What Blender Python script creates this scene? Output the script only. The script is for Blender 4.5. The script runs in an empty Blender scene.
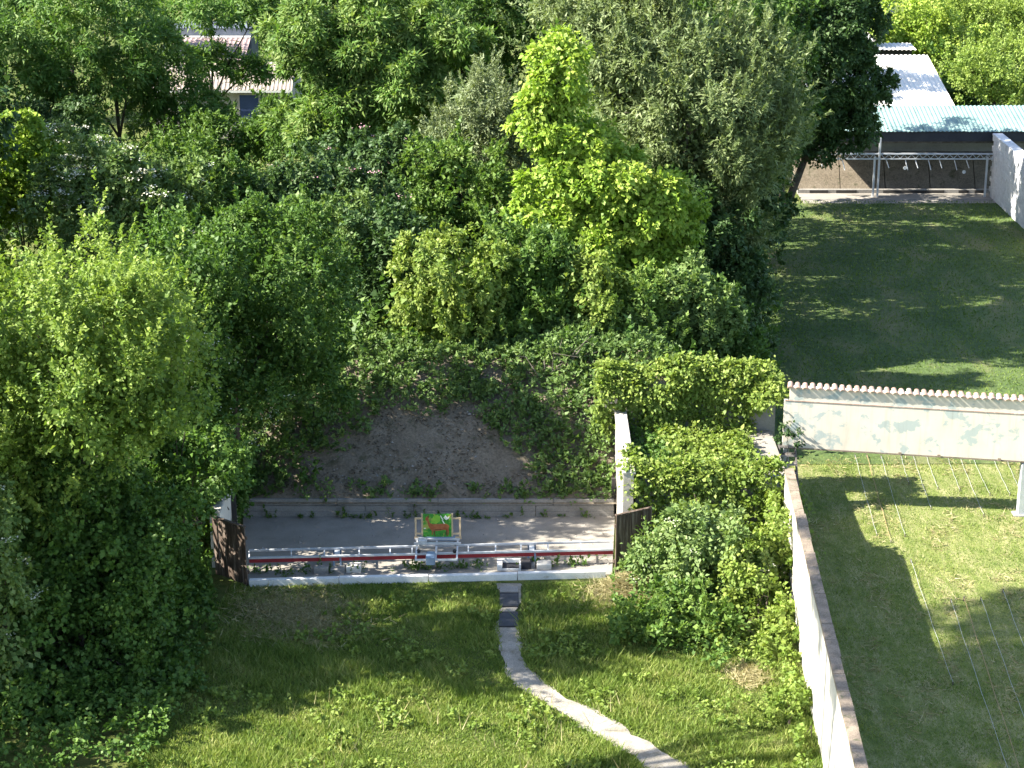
import bpy, math
import numpy as np

R = math.radians
rng = np.random.default_rng(11)
scene = bpy.context.scene
col = scene.collection

# ------------------------------------------------------------------ camera
CAM_H, PITCH, FPX = 21.3, R(18.0), 1990.0
cam = bpy.data.objects.new('camera', bpy.data.cameras.new('camera'))
col.objects.link(cam)
cam.location = (0, 0, CAM_H)
cam.rotation_euler = (R(90) - PITCH, 0, 0)
cam.data.sensor_width = 36
cam.data.lens = 36 * FPX / 1024
cam.data.clip_end = 3000
cam.data.clip_start = 0.5
scene.camera = cam

# ------------------------------------------------------------------ light
SUN_EL = R(40)
SUN_TRAVEL = math.atan2(0.15, 1.0)          # light travels towards +x (from the left)
w = bpy.data.worlds.new('World'); scene.world = w; w.use_nodes = True
nt = w.node_tree
sky = nt.nodes.new('ShaderNodeTexSky'); sky.sky_type = 'NISHITA'; sky.sun_disc = False
sky.sun_elevation = SUN_EL
sx, sy = -math.cos(SUN_TRAVEL), -math.sin(SUN_TRAVEL)    # direction to the sun
sky.sun_rotation = math.atan2(sx, sy)
bg = nt.nodes['Background']; bg.inputs['Strength'].default_value = 0.09
nt.links.new(sky.outputs[0], bg.inputs['Color'])
sun = bpy.data.objects.new('sun', bpy.data.lights.new('sun', 'SUN'))
col.objects.link(sun)
sun.data.energy = 5.0; sun.data.angle = R(0.5); sun.data.color = (1.0, 0.94, 0.83)
from mathutils import Vector
tosun = Vector((sx * math.cos(SUN_EL), sy * math.cos(SUN_EL), math.sin(SUN_EL)))
sun.rotation_euler = tosun.to_track_quat('Z', 'Y').to_euler()
sun.location = (-30, 45, 40)
scene.view_settings.view_transform = 'Standard'
scene.view_settings.look = 'None'
scene.view_settings.exposure = 2.05
scene.view_settings.gamma = 1.0
scene.cycles.max_bounces = 6
scene.cycles.transmission_bounces = 4
scene.cycles.diffuse_bounces = 3

# ------------------------------------------------------------------ helpers
def ray(u, v):
    up = 384 - v
    return np.array([u - 512, FPX * math.cos(PITCH) + up * math.sin(PITCH), -FPX * math.sin(PITCH) + up * math.cos(PITCH)])
def G(u, v, z=0.0):                     # pixel -> point on the level z
    d = ray(u, v); t = (z - CAM_H) / d[2]
    return np.array([d[0] * t, d[1] * t, z])
def A(u, v, Y):                         # pixel -> point on the upright plane y = Y
    d = ray(u, v); t = Y / d[1]
    return np.array([d[0] * t, Y, CAM_H + d[2] * t])
def mpp(u, v, Y):                       # metres per pixel there
    p = A(u, v, Y)
    return (p[1] * math.cos(PITCH) + (CAM_H - p[2]) * math.sin(PITCH)) / FPX

def tag(o, label=None, cat=None, group=None, kind=None):
    if label: o['label'] = label
    if cat: o['category'] = cat
    if group: o['group'] = group
    if kind: o['kind'] = kind
    return o
def empty(name, loc, label=None, cat=None, group=None, rz=0):
    o = bpy.data.objects.new(name, None); col.objects.link(o)
    o.location = tuple(float(c) for c in loc); o.rotation_euler = (0, 0, rz)
    o.empty_display_size = 0.3
    return tag(o, label, cat, group)

class MB:
    def __init__(s): s.v = []; s.f = []
    def add(s, vs, fs):
        n = len(s.v); s.v += [tuple(map(float, p)) for p in vs]; s.f += [tuple(i + n for i in f) for f in fs]; return s
    def hexa(s, b, t):                  # bottom 4, top 4 corners (ccw from above)
        return s.add(list(b) + list(t), [(3, 2, 1, 0), (4, 5, 6, 7), (0, 1, 5, 4), (1, 2, 6, 5), (2, 3, 7, 6), (3, 0, 4, 7)])
    def box(s, x0, x1, y0, y1, z0, z1):
        return s.hexa([(x0, y0, z0), (x1, y0, z0), (x1, y1, z0), (x0, y1, z0)], [(x0, y0, z1), (x1, y0, z1), (x1, y1, z1), (x0, y1, z1)])
    def cbox(s, x0, x1, y0, y1, z0, z1, c):   # box with chamfered upright edges and top
        o = [(x0 + c, y0), (x1 - c, y0), (x1, y0 + c), (x1, y1 - c), (x1 - c, y1), (x0 + c, y1), (x0, y1 - c), (x0, y0 + c)]
        mx, my = (x0 + x1) / 2, (y0 + y1) / 2
        k = lambda p: (p[0] - math.copysign(c, p[0] - mx), p[1] - math.copysign(c, p[1] - my))
        vs = [(x, y, z0) for x, y in o] + [(x, y, z1 - c) for x, y in o] + [k(p) + (z1,) for p in o]
        fs = [tuple(range(7, -1, -1)), tuple(range(16, 24))]
        for r in (0, 8):
            for i in range(8): j = (i + 1) % 8; fs.append((r + i, r + j, r + 8 + j, r + 8 + i))
        return s.add(vs, fs)
    def bar(s, a, b, wd, ht, up=(0, 0, 1)):
        a, b = np.array(a, float), np.array(b, float); d = b - a; d /= np.linalg.norm(d)
        sd = np.cross(d, up)
        if np.linalg.norm(sd) < 1e-4: sd = np.array([1., 0, 0])
        sd /= np.linalg.norm(sd); u2 = np.cross(sd, d)
        q = lambda p: [p - sd * wd / 2 - u2 * ht / 2, p + sd * wd / 2 - u2 * ht / 2, p + sd * wd / 2 + u2 * ht / 2, p - sd * wd / 2 + u2 * ht / 2]
        return s.add(q(a) + q(b), [(0, 1, 2, 3), (7, 6, 5, 4), (0, 4, 5, 1), (1, 5, 6, 2), (2, 6, 7, 3), (3, 7, 4, 0)])
    def tube(s, pts, rad, n=6):
        pts = np.array(pts, float); m = len(pts); rad = np.broadcast_to(rad, (m,))
        vs = []; fs = []
        for i in range(m):
            d = pts[min(i + 1, m - 1)] - pts[max(i - 1, 0)]; d = d / (np.linalg.norm(d) + 1e-9)
            ref = np.array([1., 0, 0]) if abs(d[0]) < .8 else np.array([0, 1., 0])
            a = np.cross(d, ref); a /= np.linalg.norm(a); b = np.cross(d, a)
            for k in range(n):
                t = 2 * math.pi * k / n
                vs.append(pts[i] + rad[i] * (math.cos(t) * a + math.sin(t) * b))
        for i in range(m - 1):
            for k in range(n):
                k2 = (k + 1) % n
                fs.append((i * n + k, i * n + k2, (i + 1) * n + k2, (i + 1) * n + k))
        fs += [tuple(range(n - 1, -1, -1)), tuple(range((m - 1) * n, m * n))]
        return s.add(vs, fs)
    def mesh(s, name, mat, smooth=False):
        me = bpy.data.meshes.new(name); me.from_pydata(s.v, [], s.f)
        if mat: me.materials.append(mat)
        if smooth: me.shade_smooth()
        return me
    def build(s, name, mat, parent=None, smooth=False):
        return link(name, s.mesh(name, mat, smooth), parent)
def link(name, me, parent=None, loc=None, rot=None):
    o = bpy.data.objects.new(name, me); col.objects.link(o)
    if parent is not None:
        o.parent = parent
        if loc is None:                 # mesh given in world coordinates
            o.matrix_parent_inverse = world_of(parent).inverted()
    if loc is not None: o.location = tuple(map(float, loc))
    if rot is not None: o.rotation_euler = rot
    return o
from mathutils import Matrix, Euler
def world_of(o):
    m = Matrix.LocRotScale(o.location, Euler(o.rotation_euler), o.scale)
    return (world_of(o.parent) @ o.matrix_parent_inverse @ m) if o.parent else m
def part(name, mat, parent, fn, smooth=False):
    m = MB(); fn(m); return m.build(name, mat, parent, smooth)
# ------------------------------------------------------------------ materials
def newmat(name):
    m = bpy.data.materials.new(name); m.use_nodes = True
    return m, m.node_tree, m.node_tree.nodes['Principled BSDF']
def ramp(nt, fac, stops):
    r = nt.nodes.new('ShaderNodeValToRGB'); e = r.color_ramp.elements
    while len(e) < len(stops): e.new(0.5)
    for el, (p, c) in zip(e, stops): el.position = p; el.color = (*c, 1)
    nt.links.new(fac, r.inputs['Fac']); return r.outputs['Color']
def noise(nt, scale, detail=4, rough=.6, vec=None, dist=0, coords='Object'):
    n = nt.nodes.new('ShaderNodeTexNoise'); n.inputs['Scale'].default_value = scale
    n.inputs['Detail'].default_value = detail; n.inputs['Roughness'].default_value = rough
    n.inputs['Distortion'].default_value = dist
    if vec is None:
        g = nt.nodes.new('ShaderNodeNewGeometry'); vec = g.outputs['Position']
    nt.links.new(vec, n.inputs['Vector']); return n.outputs['Fac']
def scaled(nt, sc, rot=(0, 0, 0)):
    g = nt.nodes.new('ShaderNodeNewGeometry'); m = nt.nodes.new('ShaderNodeMapping')
    m.inputs['Scale'].default_value = sc; m.inputs['Rotation'].default_value = rot
    nt.links.new(g.outputs['Position'], m.inputs['Vector']); return m.outputs['Vector']
def mix(nt, fac, a, b, mode='MIX'):
    m = nt.nodes.new('ShaderNodeMix'); m.data_type = 'RGBA'; m.blend_type = mode
    for k, s in ((0, fac), (6, a), (7, b)):
        if isinstance(s, (int, float)): m.inputs[k].default_value = s
        elif isinstance(s, tuple): m.inputs[k].default_value = (*s, 1)
        else: nt.links.new(s, m.inputs[k])
    return m.outputs[2]
def bump(nt, h, strength, dist=.02):
    b = nt.nodes.new('ShaderNodeBump'); b.inputs['Strength'].default_value = strength; b.inputs['Distance'].default_value = dist
    nt.links.new(h, b.inputs['Height']); return b.outputs['Normal']

def surf(name, base, var, scale=3.0, rough=.85, fine=30.0, fine_amt=.25, bmp=.4, spots=None, metallic=0, stretch=None, spot_scale=1.2, spot_lo=.55, spot_hi=.68):
    """two-tone noisy surface: base and var colours, fine grain, optional stains of a third colour"""
    m, nt, b = newmat(name)
    vec = scaled(nt, stretch) if stretch else None
    n1 = noise(nt, scale, 5, .6, vec)
    c = ramp(nt, n1, [(.35, base), (.68, var)])
    n2 = noise(nt, fine, 3, .7, vec)
    g = ramp(nt, n2, [(.25, (1 - fine_amt,) * 3), (.75, (1 + fine_amt * .4,) * 3)])
    c = mix(nt, 1.0, c, g, 'MULTIPLY')
    if spots:
        n3 = noise(nt, spot_scale, 6, .65, vec, .4)
        f = ramp(nt, n3, [(spot_lo, (0, 0, 0)), (spot_hi, (1, 1, 1))])
        c = mix(nt, f, c, spots)
    nt.links.new(c, b.inputs['Base Color'])
    b.inputs['Roughness'].default_value = rough; b.inputs['Metallic'].default_value = metallic
    b.inputs['Specular IOR Level'].default_value = .3
    if bmp: nt.links.new(bump(nt, n2, bmp), b.inputs['Normal'])
    return m

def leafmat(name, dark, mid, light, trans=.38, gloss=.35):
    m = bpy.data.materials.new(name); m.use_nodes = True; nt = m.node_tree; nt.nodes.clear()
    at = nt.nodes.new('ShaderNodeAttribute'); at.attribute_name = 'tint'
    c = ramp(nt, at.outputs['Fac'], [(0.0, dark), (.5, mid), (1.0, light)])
    b = nt.nodes.new('ShaderNodeBsdfPrincipled'); b.inputs['Roughness'].default_value = .55
    b.inputs['Specular IOR Level'].default_value = gloss * .8
    t = nt.nodes.new('ShaderNodeBsdfTranslucent')
    tc = mix(nt, 1.0, c, (1.25, 1.3, .65), 'MULTIPLY')
    nt.links.new(c, b.inputs['Base Color']); nt.links.new(tc, t.inputs['Color'])
    s = nt.nodes.new('ShaderNodeMixShader'); s.inputs[0].default_value = trans * .72
    nt.links.new(b.outputs[0], s.inputs[1]); nt.links.new(t.outputs[0], s.inputs[2])
    o = nt.nodes.new('ShaderNodeOutputMaterial'); nt.links.new(s.outputs[0], o.inputs['Surface'])
    return m

M = {}
M['lime'] = leafmat('lime leaves', (.10, .19, .02), (.215, .33, .04), (.38, .46, .09), .46)
M['olive'] = leafmat('olive leaves', (.09, .13, .045), (.15, .20, .078), (.25, .295, .13), .42)
M['mid'] = leafmat('green leaves', (.045, .10, .018), (.088, .165, .03), (.17, .25, .055), .42)
M['bright'] = leafmat('bright green leaves', (.07, .135, .022), (.145, .23, .04), (.26, .34, .075), .46)
M['dark'] = leafmat('dark green leaves', (.025, .06, .018), (.05, .10, .028), (.09, .15, .045), .32)
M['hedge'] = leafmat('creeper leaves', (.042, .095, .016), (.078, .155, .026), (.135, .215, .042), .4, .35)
M['silver'] = leafmat('silvery leaves', (.11, .15, .07), (.17, .215, .10), (.25, .29, .15), .34)
M['grey'] = leafmat('grey green leaves', (.065, .12, .03), (.12, .195, .05), (.21, .28, .095), .4, .4)
M['vine'] = leafmat('vine leaves', (.08, .145, .022), (.15, .225, .038), (.25, .31, .07), .45)
M['ash'] = leafmat('ash leaves', (.05, .12, .02), (.10, .19, .035), (.23, .30, .09), .45)
M['flower'] = leafmat('white blossom', (.5, .52, .4), (.62, .62, .5), (.72, .7, .6), .2, .2)
M['pink'] = leafmat('pink blossom', (.4, .2, .25), (.55, .34, .38), (.65, .5, .5), .2, .2)
M['grass'] = leafmat('grass blades', (.08, .14, .024), (.185, .25, .052), (.38, .375, .15), .42, .25)
M['straw'] = leafmat('dry straw', (.2, .17, .08), (.32, .28, .14), (.42, .38, .22), .2, .2)
M['litter'] = leafmat('leaf litter', (.05, .04, .028), (.11, .085, .06), (.24, .2, .15), .1, .2)
M['bark'] = surf('bark', (.055, .042, .03), (.12, .1, .075), 6, .95, 40, .4, .8)
M['palebark'] = surf('pale bark', (.1, .085, .065), (.2, .18, .15), 6, .95, 40, .4, .8)
M['white_plaster'] = surf('white plaster', (.72, .68, .60), (.62, .58, .50), 1.4, .9, 25, .16, .25, (.45, .42, .38), spot_scale=2.2, spot_lo=.62, spot_hi=.76)
M['grey_plaster'] = surf('grey plaster', (.36, .36, .35), (.28, .28, .27), 1.5, .9, 25, .2, .3)
M['coping'] = surf('weathered coping', (.31, .25, .19), (.20, .16, .12), 3, .95, 30, .45, .7, (.10, .10, .06), spot_scale=5)
M['concrete'] = surf('old concrete', (.30, .285, .26), (.22, .205, .185), 1.3, .92, 22, .3, .5, (.13, .12, .10), spot_scale=1.6, spot_lo=.6, spot_hi=.75)
M['sand'] = surf('trodden sand', (.30, .275, .24), (.23, .21, .18), 1.2, .95, 30, .25, .5, (.20, .18, .15), spot_scale=2.0, spot_lo=.58, spot_hi=.75)
M['dull_plaster'] = surf('dull plaster', (.46, .43, .385), (.36, .335, .30), 1.6, .92, 22, .25, .4, (.24, .22, .19), spot_scale=2.4, spot_lo=.55, spot_hi=.7)
M['path'] = surf('gravel path', (.40, .365, .31), (.27, .245, .20), 2.2, .95, 30, .5, .9, (.17, .15, .10), spot_scale=2.4, spot_lo=.54, spot_hi=.72)
M['white_paint'] = surf('white painted timber', (.74, .74, .72), (.62, .61, .58), 2.5, .7, 30, .15, .2, (.4, .36, .3), spot_scale=3.5, spot_lo=.62, spot_hi=.72)
M['red_paint'] = surf('red painted steel', (.33, .03, .035), (.24, .022, .028), 3, .6, 30, .25, .2, (.14, .05, .04), spot_scale=4, spot_lo=.6, spot_hi=.72)
M['galv'] = surf('galvanised steel', (.62, .64, .66), (.5, .52, .55), 4, .45, 40, .15, .1, metallic=.35)
M['blue_steel'] = surf('blue grey steel', (.17, .25, .36), (.24, .31, .40), 4, .5, 40, .2, .1, metallic=.2)
M['pine'] = surf('pale pine', (.62, .47, .30), (.52, .38, .23), 3, .7, 40, .2, .2, stretch=(1, 6, 6))
M['rubber'] = surf('rubber mat', (.045, .05, .06), (.07, .075, .085), 5, .8, 60, .3, .5)
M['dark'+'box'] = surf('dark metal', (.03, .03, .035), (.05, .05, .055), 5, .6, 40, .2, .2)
M['interior'] = surf('shaded interior', (.035, .032, .03), (.05, .046, .042), 2, .95)
M['dirt'] = surf('bare earth', (.16, .131, .095), (.215, .18, .135), 1.4, .97, 14, .5, 1.0, (.06, .06, .032), spot_scale=2.2, spot_lo=.56, spot_hi=.7)
M['tile'] = surf('clay ridge tile', (.40, .27, .21), (.30, .19, .145), 4, .85, 30, .3, .4, (.6, .55, .5), spot_scale=6)
M['block'] = surf('whitewashed block', (.66, .66, .66), (.54, .54, .55), 2.2, .9, 25, .2, .5, (.38, .37, .35), spot_scale=3)
M['iron'] = surf('dark stair steel', (.09, .082, .078), (.13, .115, .105), 5, .7, 30, .3, .2)
M['nosing'] = surf('worn tread edge', (.36, .32, .29), (.27, .24, .21), 5, .7, 30, .3, .2)
M['string_white'] = surf('white cord', (.45, .46, .46), (.38, .39, .39), 5, .8, 30, .1, 0)
M['string_orange'] = surf('orange cord', (.42, .27, .15), (.36, .24, .14), 5, .8, 30, .1, 0)
M['rusty'] = surf('faded pink roof sheet', (.38, .27, .255), (.29, .215, .20), 2, .75, 25, .25, .2, (.28, .2, .17), spot_scale=1.6)
M['brownroof'] = surf('fibre cement sheet', (.40, .34, .28), (.28, .235, .19), 1.6, .9, 25, .3, .3)
M['whiteroof'] = surf('white roof sheet', (.74, .72, .67), (.62, .60, .55), 1.2, .7, 18, .15, .2)
M['greenroof'] = surf('pale green roof sheet', (.15, .25, .235), (.24, .34, .325), 1.0, .6, 18, .15, .2, (.32, .38, .34), spot_scale=1.4, spot_lo=.6, spot_hi=.72)
M['fascia'] = surf('dark fascia board', (.035, .037, .045), (.055, .055, .06), 3, .8, 30, .3, .2)
M['blue_door'] = surf('blue door', (.03, .05, .13), (.04, .065, .16), 3, .6, 30, .2, .1)
M['pale_wall'] = surf('pale house wall', (.42, .39, .36), (.34, .31, .29), 1.2, .9, 20, .2, .3)
M['slate'] = surf('blue grey roof', (.10, .12, .16), (.15, .17, .21), 2, .7, 20, .25, .3)

# weathered wood planks: streaky along z
def plankmat():
    m, nt, b = newmat('weathered dark planks')
    n1 = noise(nt, 1.0, 6, .7, scaled(nt, (14, 14, 1.1)))
    c = ramp(nt, n1, [(.3, (.028, .018, .013)), (.5, (.085, .058, .042)), (.72, (.27, .225, .185))])
    nt.links.new(c, b.inputs['Base Color']); b.inputs['Roughness'].default_value = .9
    nt.links.new(bump(nt, n1, .6), b.inputs['Normal']); return m
M['plank'] = plankmat()

# white screen with pale blue-green repainted patches
def screenmat():
    m, nt, b = newmat('white screen with patches')
    n1 = noise(nt, 1.5, 5, .6); c = ramp(nt, n1, [(.3, (.66, .60, .50)), (.7, (.58, .525, .43))])
    n2 = noise(nt, 1.9, 5, .62, scaled(nt, (1, 1, 1.15)), .3)
    g = nt.nodes.new('ShaderNodeNewGeometry'); s = nt.nodes.new('ShaderNodeSeparateXYZ'); nt.links.new(g.outputs['Position'], s.inputs[0])
    zf = ramp(nt, s.outputs['Z'], [(0, (1, 1, 1)), (1, (1, 1, 1))])
    f = ramp(nt, n2, [(.53, (0, 0, 0)), (.585, (.95, .95, .95))])
    c = mix(nt, f, c, (.36, .41, .385))
    n3 = noise(nt, 1.0, 5, .7, scaled(nt, (9, 9, .6)))
    st = ramp(nt, n3, [(.52, (1, 1, 1)), (.75, (.80, .77, .72))]); c = mix(nt, .8, c, st, 'MULTIPLY')
    nt.links.new(c, b.inputs['Base Color']); b.inputs['Roughness'].default_value = .85
    nt.links.new(bump(nt, noise(nt, 30, 3), .15), b.inputs['Normal']); return m
M['screen'] = screenmat()

def groundmat():
    m, nt, b = newmat('grassy ground')
    n1 = noise(nt, .45, 5, .6); n2 = noise(nt, 3.2, 6, .7); n3 = noise(nt, 26, 4, .75)
    c = ramp(nt, n2, [(.28, (.05, .075, .02)), (.5, (.10, .135, .035)), (.72, (.18, .18, .075))])
    s = ramp(nt, n1, [(.55, (0, 0, 0)), (.72, (.55, .55, .55))])
    c = mix(nt, s, c, (.20, .18, .08))
    c = mix(nt, 1.0, c, ramp(nt, n3, [(.3, (.55, .55, .5)), (.7, (1.25, 1.2, 1.1))]), 'MULTIPLY')
    nt.links.new(c, b.inputs['Base Color']); b.inputs['Roughness'].default_value = .95
    b.inputs['Specular IOR Level'].default_value = .15
    nt.links.new(bump(nt, n3, .8, .05), b.inputs['Normal']); return m
M['ground'] = groundmat()

def lawnmat():
    """mown lawn: green with straw clippings lying in faint swaths"""
    m, nt, b = newmat('mown lawn')
    n2 = noise(nt, 2.2, 6, .72); n3 = noise(nt, 30, 4, .75)
    c = ramp(nt, n2, [(.28, (.085, .12, .032)), (.48, (.15, .19, .055)), (.7, (.24, .25, .10))])
    n4 = noise(nt, 1.0, 5, .7, scaled(nt, (2.4, .5, 1), (0, 0, R(12))), .5)
    n5 = noise(nt, 1.0, 4, .7, scaled(nt, (22, 5, 8), (0, 0, R(50))), 1.2)
    f = nt.nodes.new('ShaderNodeMath'); f.operation = 'MULTIPLY'
    nt.links.new(ramp(nt, n4, [(.42, (0, 0, 0)), (.66, (1, 1, 1))]), f.inputs[0]); nt.links.new(ramp(nt, n5, [(.4, (0, 0, 0)), (.62, (1, 1, 1))]), f.inputs[1])
    c = mix(nt, f.outputs[0], c, (.42, .37, .22))
    c = mix(nt, 1.0, c, ramp(nt, n3, [(.3, (.6, .6, .55)), (.7, (1.2, 1.2, 1.1))]), 'MULTIPLY')
    nt.links.new(c, b.inputs['Base Color']); b.inputs['Roughness'].default_value = .95
    b.inputs['Specular IOR Level'].default_value = .15
    nt.links.new(bump(nt, n3, .8, .04), b.inputs['Normal']); return m
M['lawn'] = lawnmat()
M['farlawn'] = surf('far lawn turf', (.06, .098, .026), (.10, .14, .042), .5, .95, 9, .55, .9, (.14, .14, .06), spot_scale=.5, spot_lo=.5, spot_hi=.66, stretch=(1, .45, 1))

# ------------------------------------------------------------------ terrain
def sstep(a, b, x): t = np.clip((x - a) / (b - a), 0, 1); return t * t * (3 - 2 * t)
def wob(x, y, k=1.0):
    return (np.sin(x * 1.3 * k + 1.1 * np.sin(y * .9 * k)) + np.sin(y * 1.7 * k + 1.3 * np.sin(x * .7 * k + 2)) + .6 * np.sin((x + y) * 2.9 * k)) / 2.6
def bank_h(x, y):
    x, y = np.asarray(x, float), np.asarray(y, float)
    z = .46 + .60 * (y - 53.3)
    z = np.minimum(z, 3.2) * sstep(67, 60.5, y) * sstep(-15.5, -9, x) * sstep(8.0, 4.0, x)
    z = np.where(y < 53.2, 0, z)
    return z + np.where(z > .5, .10 * wob(x, y, 1.4) + .05 * wob(x, y, 4), 0)
def ground_h(x, y): return np.maximum(0, bank_h(x, y))

def grid_mesh(name, xs, ys, zf, mat):
    X, Y = np.meshgrid(xs, ys); Z = zf(X, Y)
    nx, ny = len(xs), len(ys)
    v = np.stack([X, Y, Z], -1).reshape(-1, 3)
    i = np.arange(ny - 1)[:, None] * nx + np.arange(nx - 1)[None, :]
    f = np.stack([i, i + 1, i + nx + 1, i + nx], -1).reshape(-1, 4)
    me = bpy.data.meshes.new(name); me.from_pydata(v.tolist(), [], f.tolist()); me.materials.append(mat); me.shade_smooth()
    return me
xs = np.concatenate([[-1500, -500, -150, -60], np.arange(-30, 31, .75), [60, 150, 500, 1500]])
ys = np.concatenate([[-300, -50, 0, 20], np.arange(30, 60, .75), np.arange(60, 160, 4), [200, 400, 900, 2500]])
tag(link('ground', grid_mesh('ground', xs, ys, lambda X, Y: -.03 + .0 * X, M['ground'])), kind='structure')
me = grid_mesh('earth_bank', np.arange(-16, 8.2, .25), np.concatenate([[53.2], np.arange(53.3, 68, .25)]), lambda X, Y: np.where(bank_h(X, Y) < .02, -.06, bank_h(X, Y)), M['dirt'])
tag(link('earth_bank', me), kind='structure')
# mown lawn on the right of the long wall, as a sheet over the ground
me = grid_mesh('lawn', np.arange(6.9, 40, .6), np.concatenate([np.arange(30, 90, .6), [91, 92, 93, 94]]), lambda X, Y: .012 + .012 * wob(X, Y, .8) , M['lawn'])
tag(link('lawn', me), kind='structure')
me = grid_mesh('far_lawn', np.arange(8.2, 40, .8), np.concatenate([np.arange(57.5, 93, .8), [93.5]]), lambda X, Y: .034 + .012 * wob(X, Y, .8), M['farlawn'])
tag(link('far_lawn', me), kind='structure')
# pit floor of trodden sand / concrete
pit = [G(246, 585), G(612, 576), (2.96, 53.3, 0), (-7.75, 53.3, 0)]
m = MB(); n = 24
vs = []; fs = []
for j in range(13):
    for i in range(n + 1):
        a = np.array(pit[0]) * (1 - i / n) + np.array(pit[1]) * (i / n); b = np.array(pit[3]) * (1 - i / n) + np.array(pit[2]) * (i / n)
        p = a * (1 - j / 12) + b * (j / 12); vs.append((p[0], p[1], .0 + .012 * float(wob(p[0], p[1], 1.7))))
for j in range(12):
    for i in range(n): k = j * (n + 1) + i; fs.append((k, k + 1, k + n + 2, k + n + 1))
tag(m.add(vs, fs).build('pit_floor', M['sand'], smooth=True), kind='structure')
# footpath
cl = [(509, 581, 12), (509, 600, 12), (508, 622, 12), (509, 645, 12), (514, 664, 13), (527, 681, 15), (552, 698, 16), (588, 717, 17), (622, 737, 19), (652, 757, 20), (690, 785, 23), (740, 820, 25)]
L_, R_ = [], []
cp = [G(u, v) for u, v, _ in cl]; hw = [wd * mpp(u, v, G(u, v)[1]) for u, v, wd in cl]
tt = np.linspace(0, len(cl) - 1, 90)
cx = np.interp(tt, range(len(cl)), [p[0] for p in cp]); cy = np.interp(tt, range(len(cl)), [p[1] for p in cp]); ch = np.interp(tt, range(len(cl)), hw)
k_ = np.ones(7) / 7
pad = lambda a: np.convolve(np.pad(a, 3, mode='edge'), k_, 'valid')
cx, cy, ch = pad(cx), pad(cy), pad(ch)
tx, ty = np.gradient(cx), np.gradient(cy); tl = np.hypot(tx, ty); nx_, ny_ = -ty / tl, tx / tl
vs = []; fs = []
for i in range(90):
    a = .88 + .13 * math.sin(i * .35) + .10 * math.sin(i * .83 + 1) + .06 * rng.normal(); b = .88 + .13 * math.sin(i * .31 + 2) + .10 * math.sin(i * .77) + .06 * rng.normal()
    for s in (a, .5, 0, -.5, -b): vs.append((cx[i] + nx_[i] * ch[i] * s, cy[i] + ny_[i] * ch[i] * s, -.012 + .004 * (abs(s) < .8)))
for i in range(89):
    for k in range(4): q = i * 5 + k; fs.append((q, q + 1, q + 6, q + 5))
tag(MB().add(vs, fs).build('footpath', M['path'], smooth=True), kind='structure')
def on_path(x, y, extra=0.0):
    d = np.full(np.shape(x), 9.0)
    for i in range(0, 90, 2): d = np.minimum(d, np.hypot(x - cx[i], y - cy[i]) - ch[i])
    return d < extra

# ------------------------------------------------------------------ leaves
LEAF_COUNT = 0
def norm(a): return a / (np.linalg.norm(a, axis=-1, keepdims=True) + 1e-9)
def leaf_mesh(name, P, Ax, N, L, W, tint, mat, tri=False):
    global LEAF_COUNT
    if tri: return blade_mesh(name, P, Ax, N, L, np.asarray(W) * 1.35, tint, mat)
    n = len(P); LEAF_COUNT += n
    Ax = norm(Ax); S = norm(np.cross(N, Ax)); N = np.cross(Ax, S)
    L = np.broadcast_to(L, (n,))[:, None]; W = np.broadcast_to(W, (n,))[:, None]
    V = np.empty((n, 4, 3), np.float32)
    V[:, 0] = P; V[:, 2] = P + Ax * L - N * L * .12
    mid = P + Ax * L * .45 + N * W * .12
    V[:, 1] = mid + S * W * .5; V[:, 3] = mid - S * W * .5
    me = bpy.data.meshes.new(name)
    me.vertices.add(n * 4); me.vertices.foreach_set('co', V.ravel())
    me.loops.add(n * 4); me.loops.foreach_set('vertex_index', np.arange(n * 4, dtype=np.int32))
    me.polygons.add(n); me.polygons.foreach_set('loop_start', np.arange(0, n * 4, 4, dtype=np.int32))
    me.update(calc_edges=True)
    at = me.attributes.new('tint', 'FLOAT', 'FACE'); at.data.foreach_set('value', np.clip(tint, 0, 1).astype(np.float32))
    me.materials.append(mat)
    return me
def blade_mesh(name, P, Ax, N, L, W, tint, mat):
    n = len(P); Ax = norm(Ax); S = norm(np.cross(N, Ax))
    L = np.broadcast_to(L, (n,))[:, None]; W = np.broadcast_to(W, (n,))[:, None]
    V = np.empty((n, 3, 3), np.float32); V[:, 0] = P - S * W * .5; V[:, 1] = P + S * W * .5; V[:, 2] = P + Ax * L
    me = bpy.data.meshes.new(name); me.vertices.add(n * 3); me.vertices.foreach_set('co', V.ravel())
    me.loops.add(n * 3); me.loops.foreach_set('vertex_index', np.arange(n * 3, dtype=np.int32))
    me.polygons.add(n); me.polygons.foreach_set('loop_start', np.arange(0, n * 3, 3, dtype=np.int32)); me.update(calc_edges=True)
    me.attributes.new('tint', 'FLOAT', 'FACE').data.foreach_set('value', np.clip(tint, 0, 1).astype(np.float32)); me.materials.append(mat)
    return me
def rdir(n): return norm(rng.normal(size=(n, 3)))
UP = np.array([0, 0, 1.0])

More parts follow.
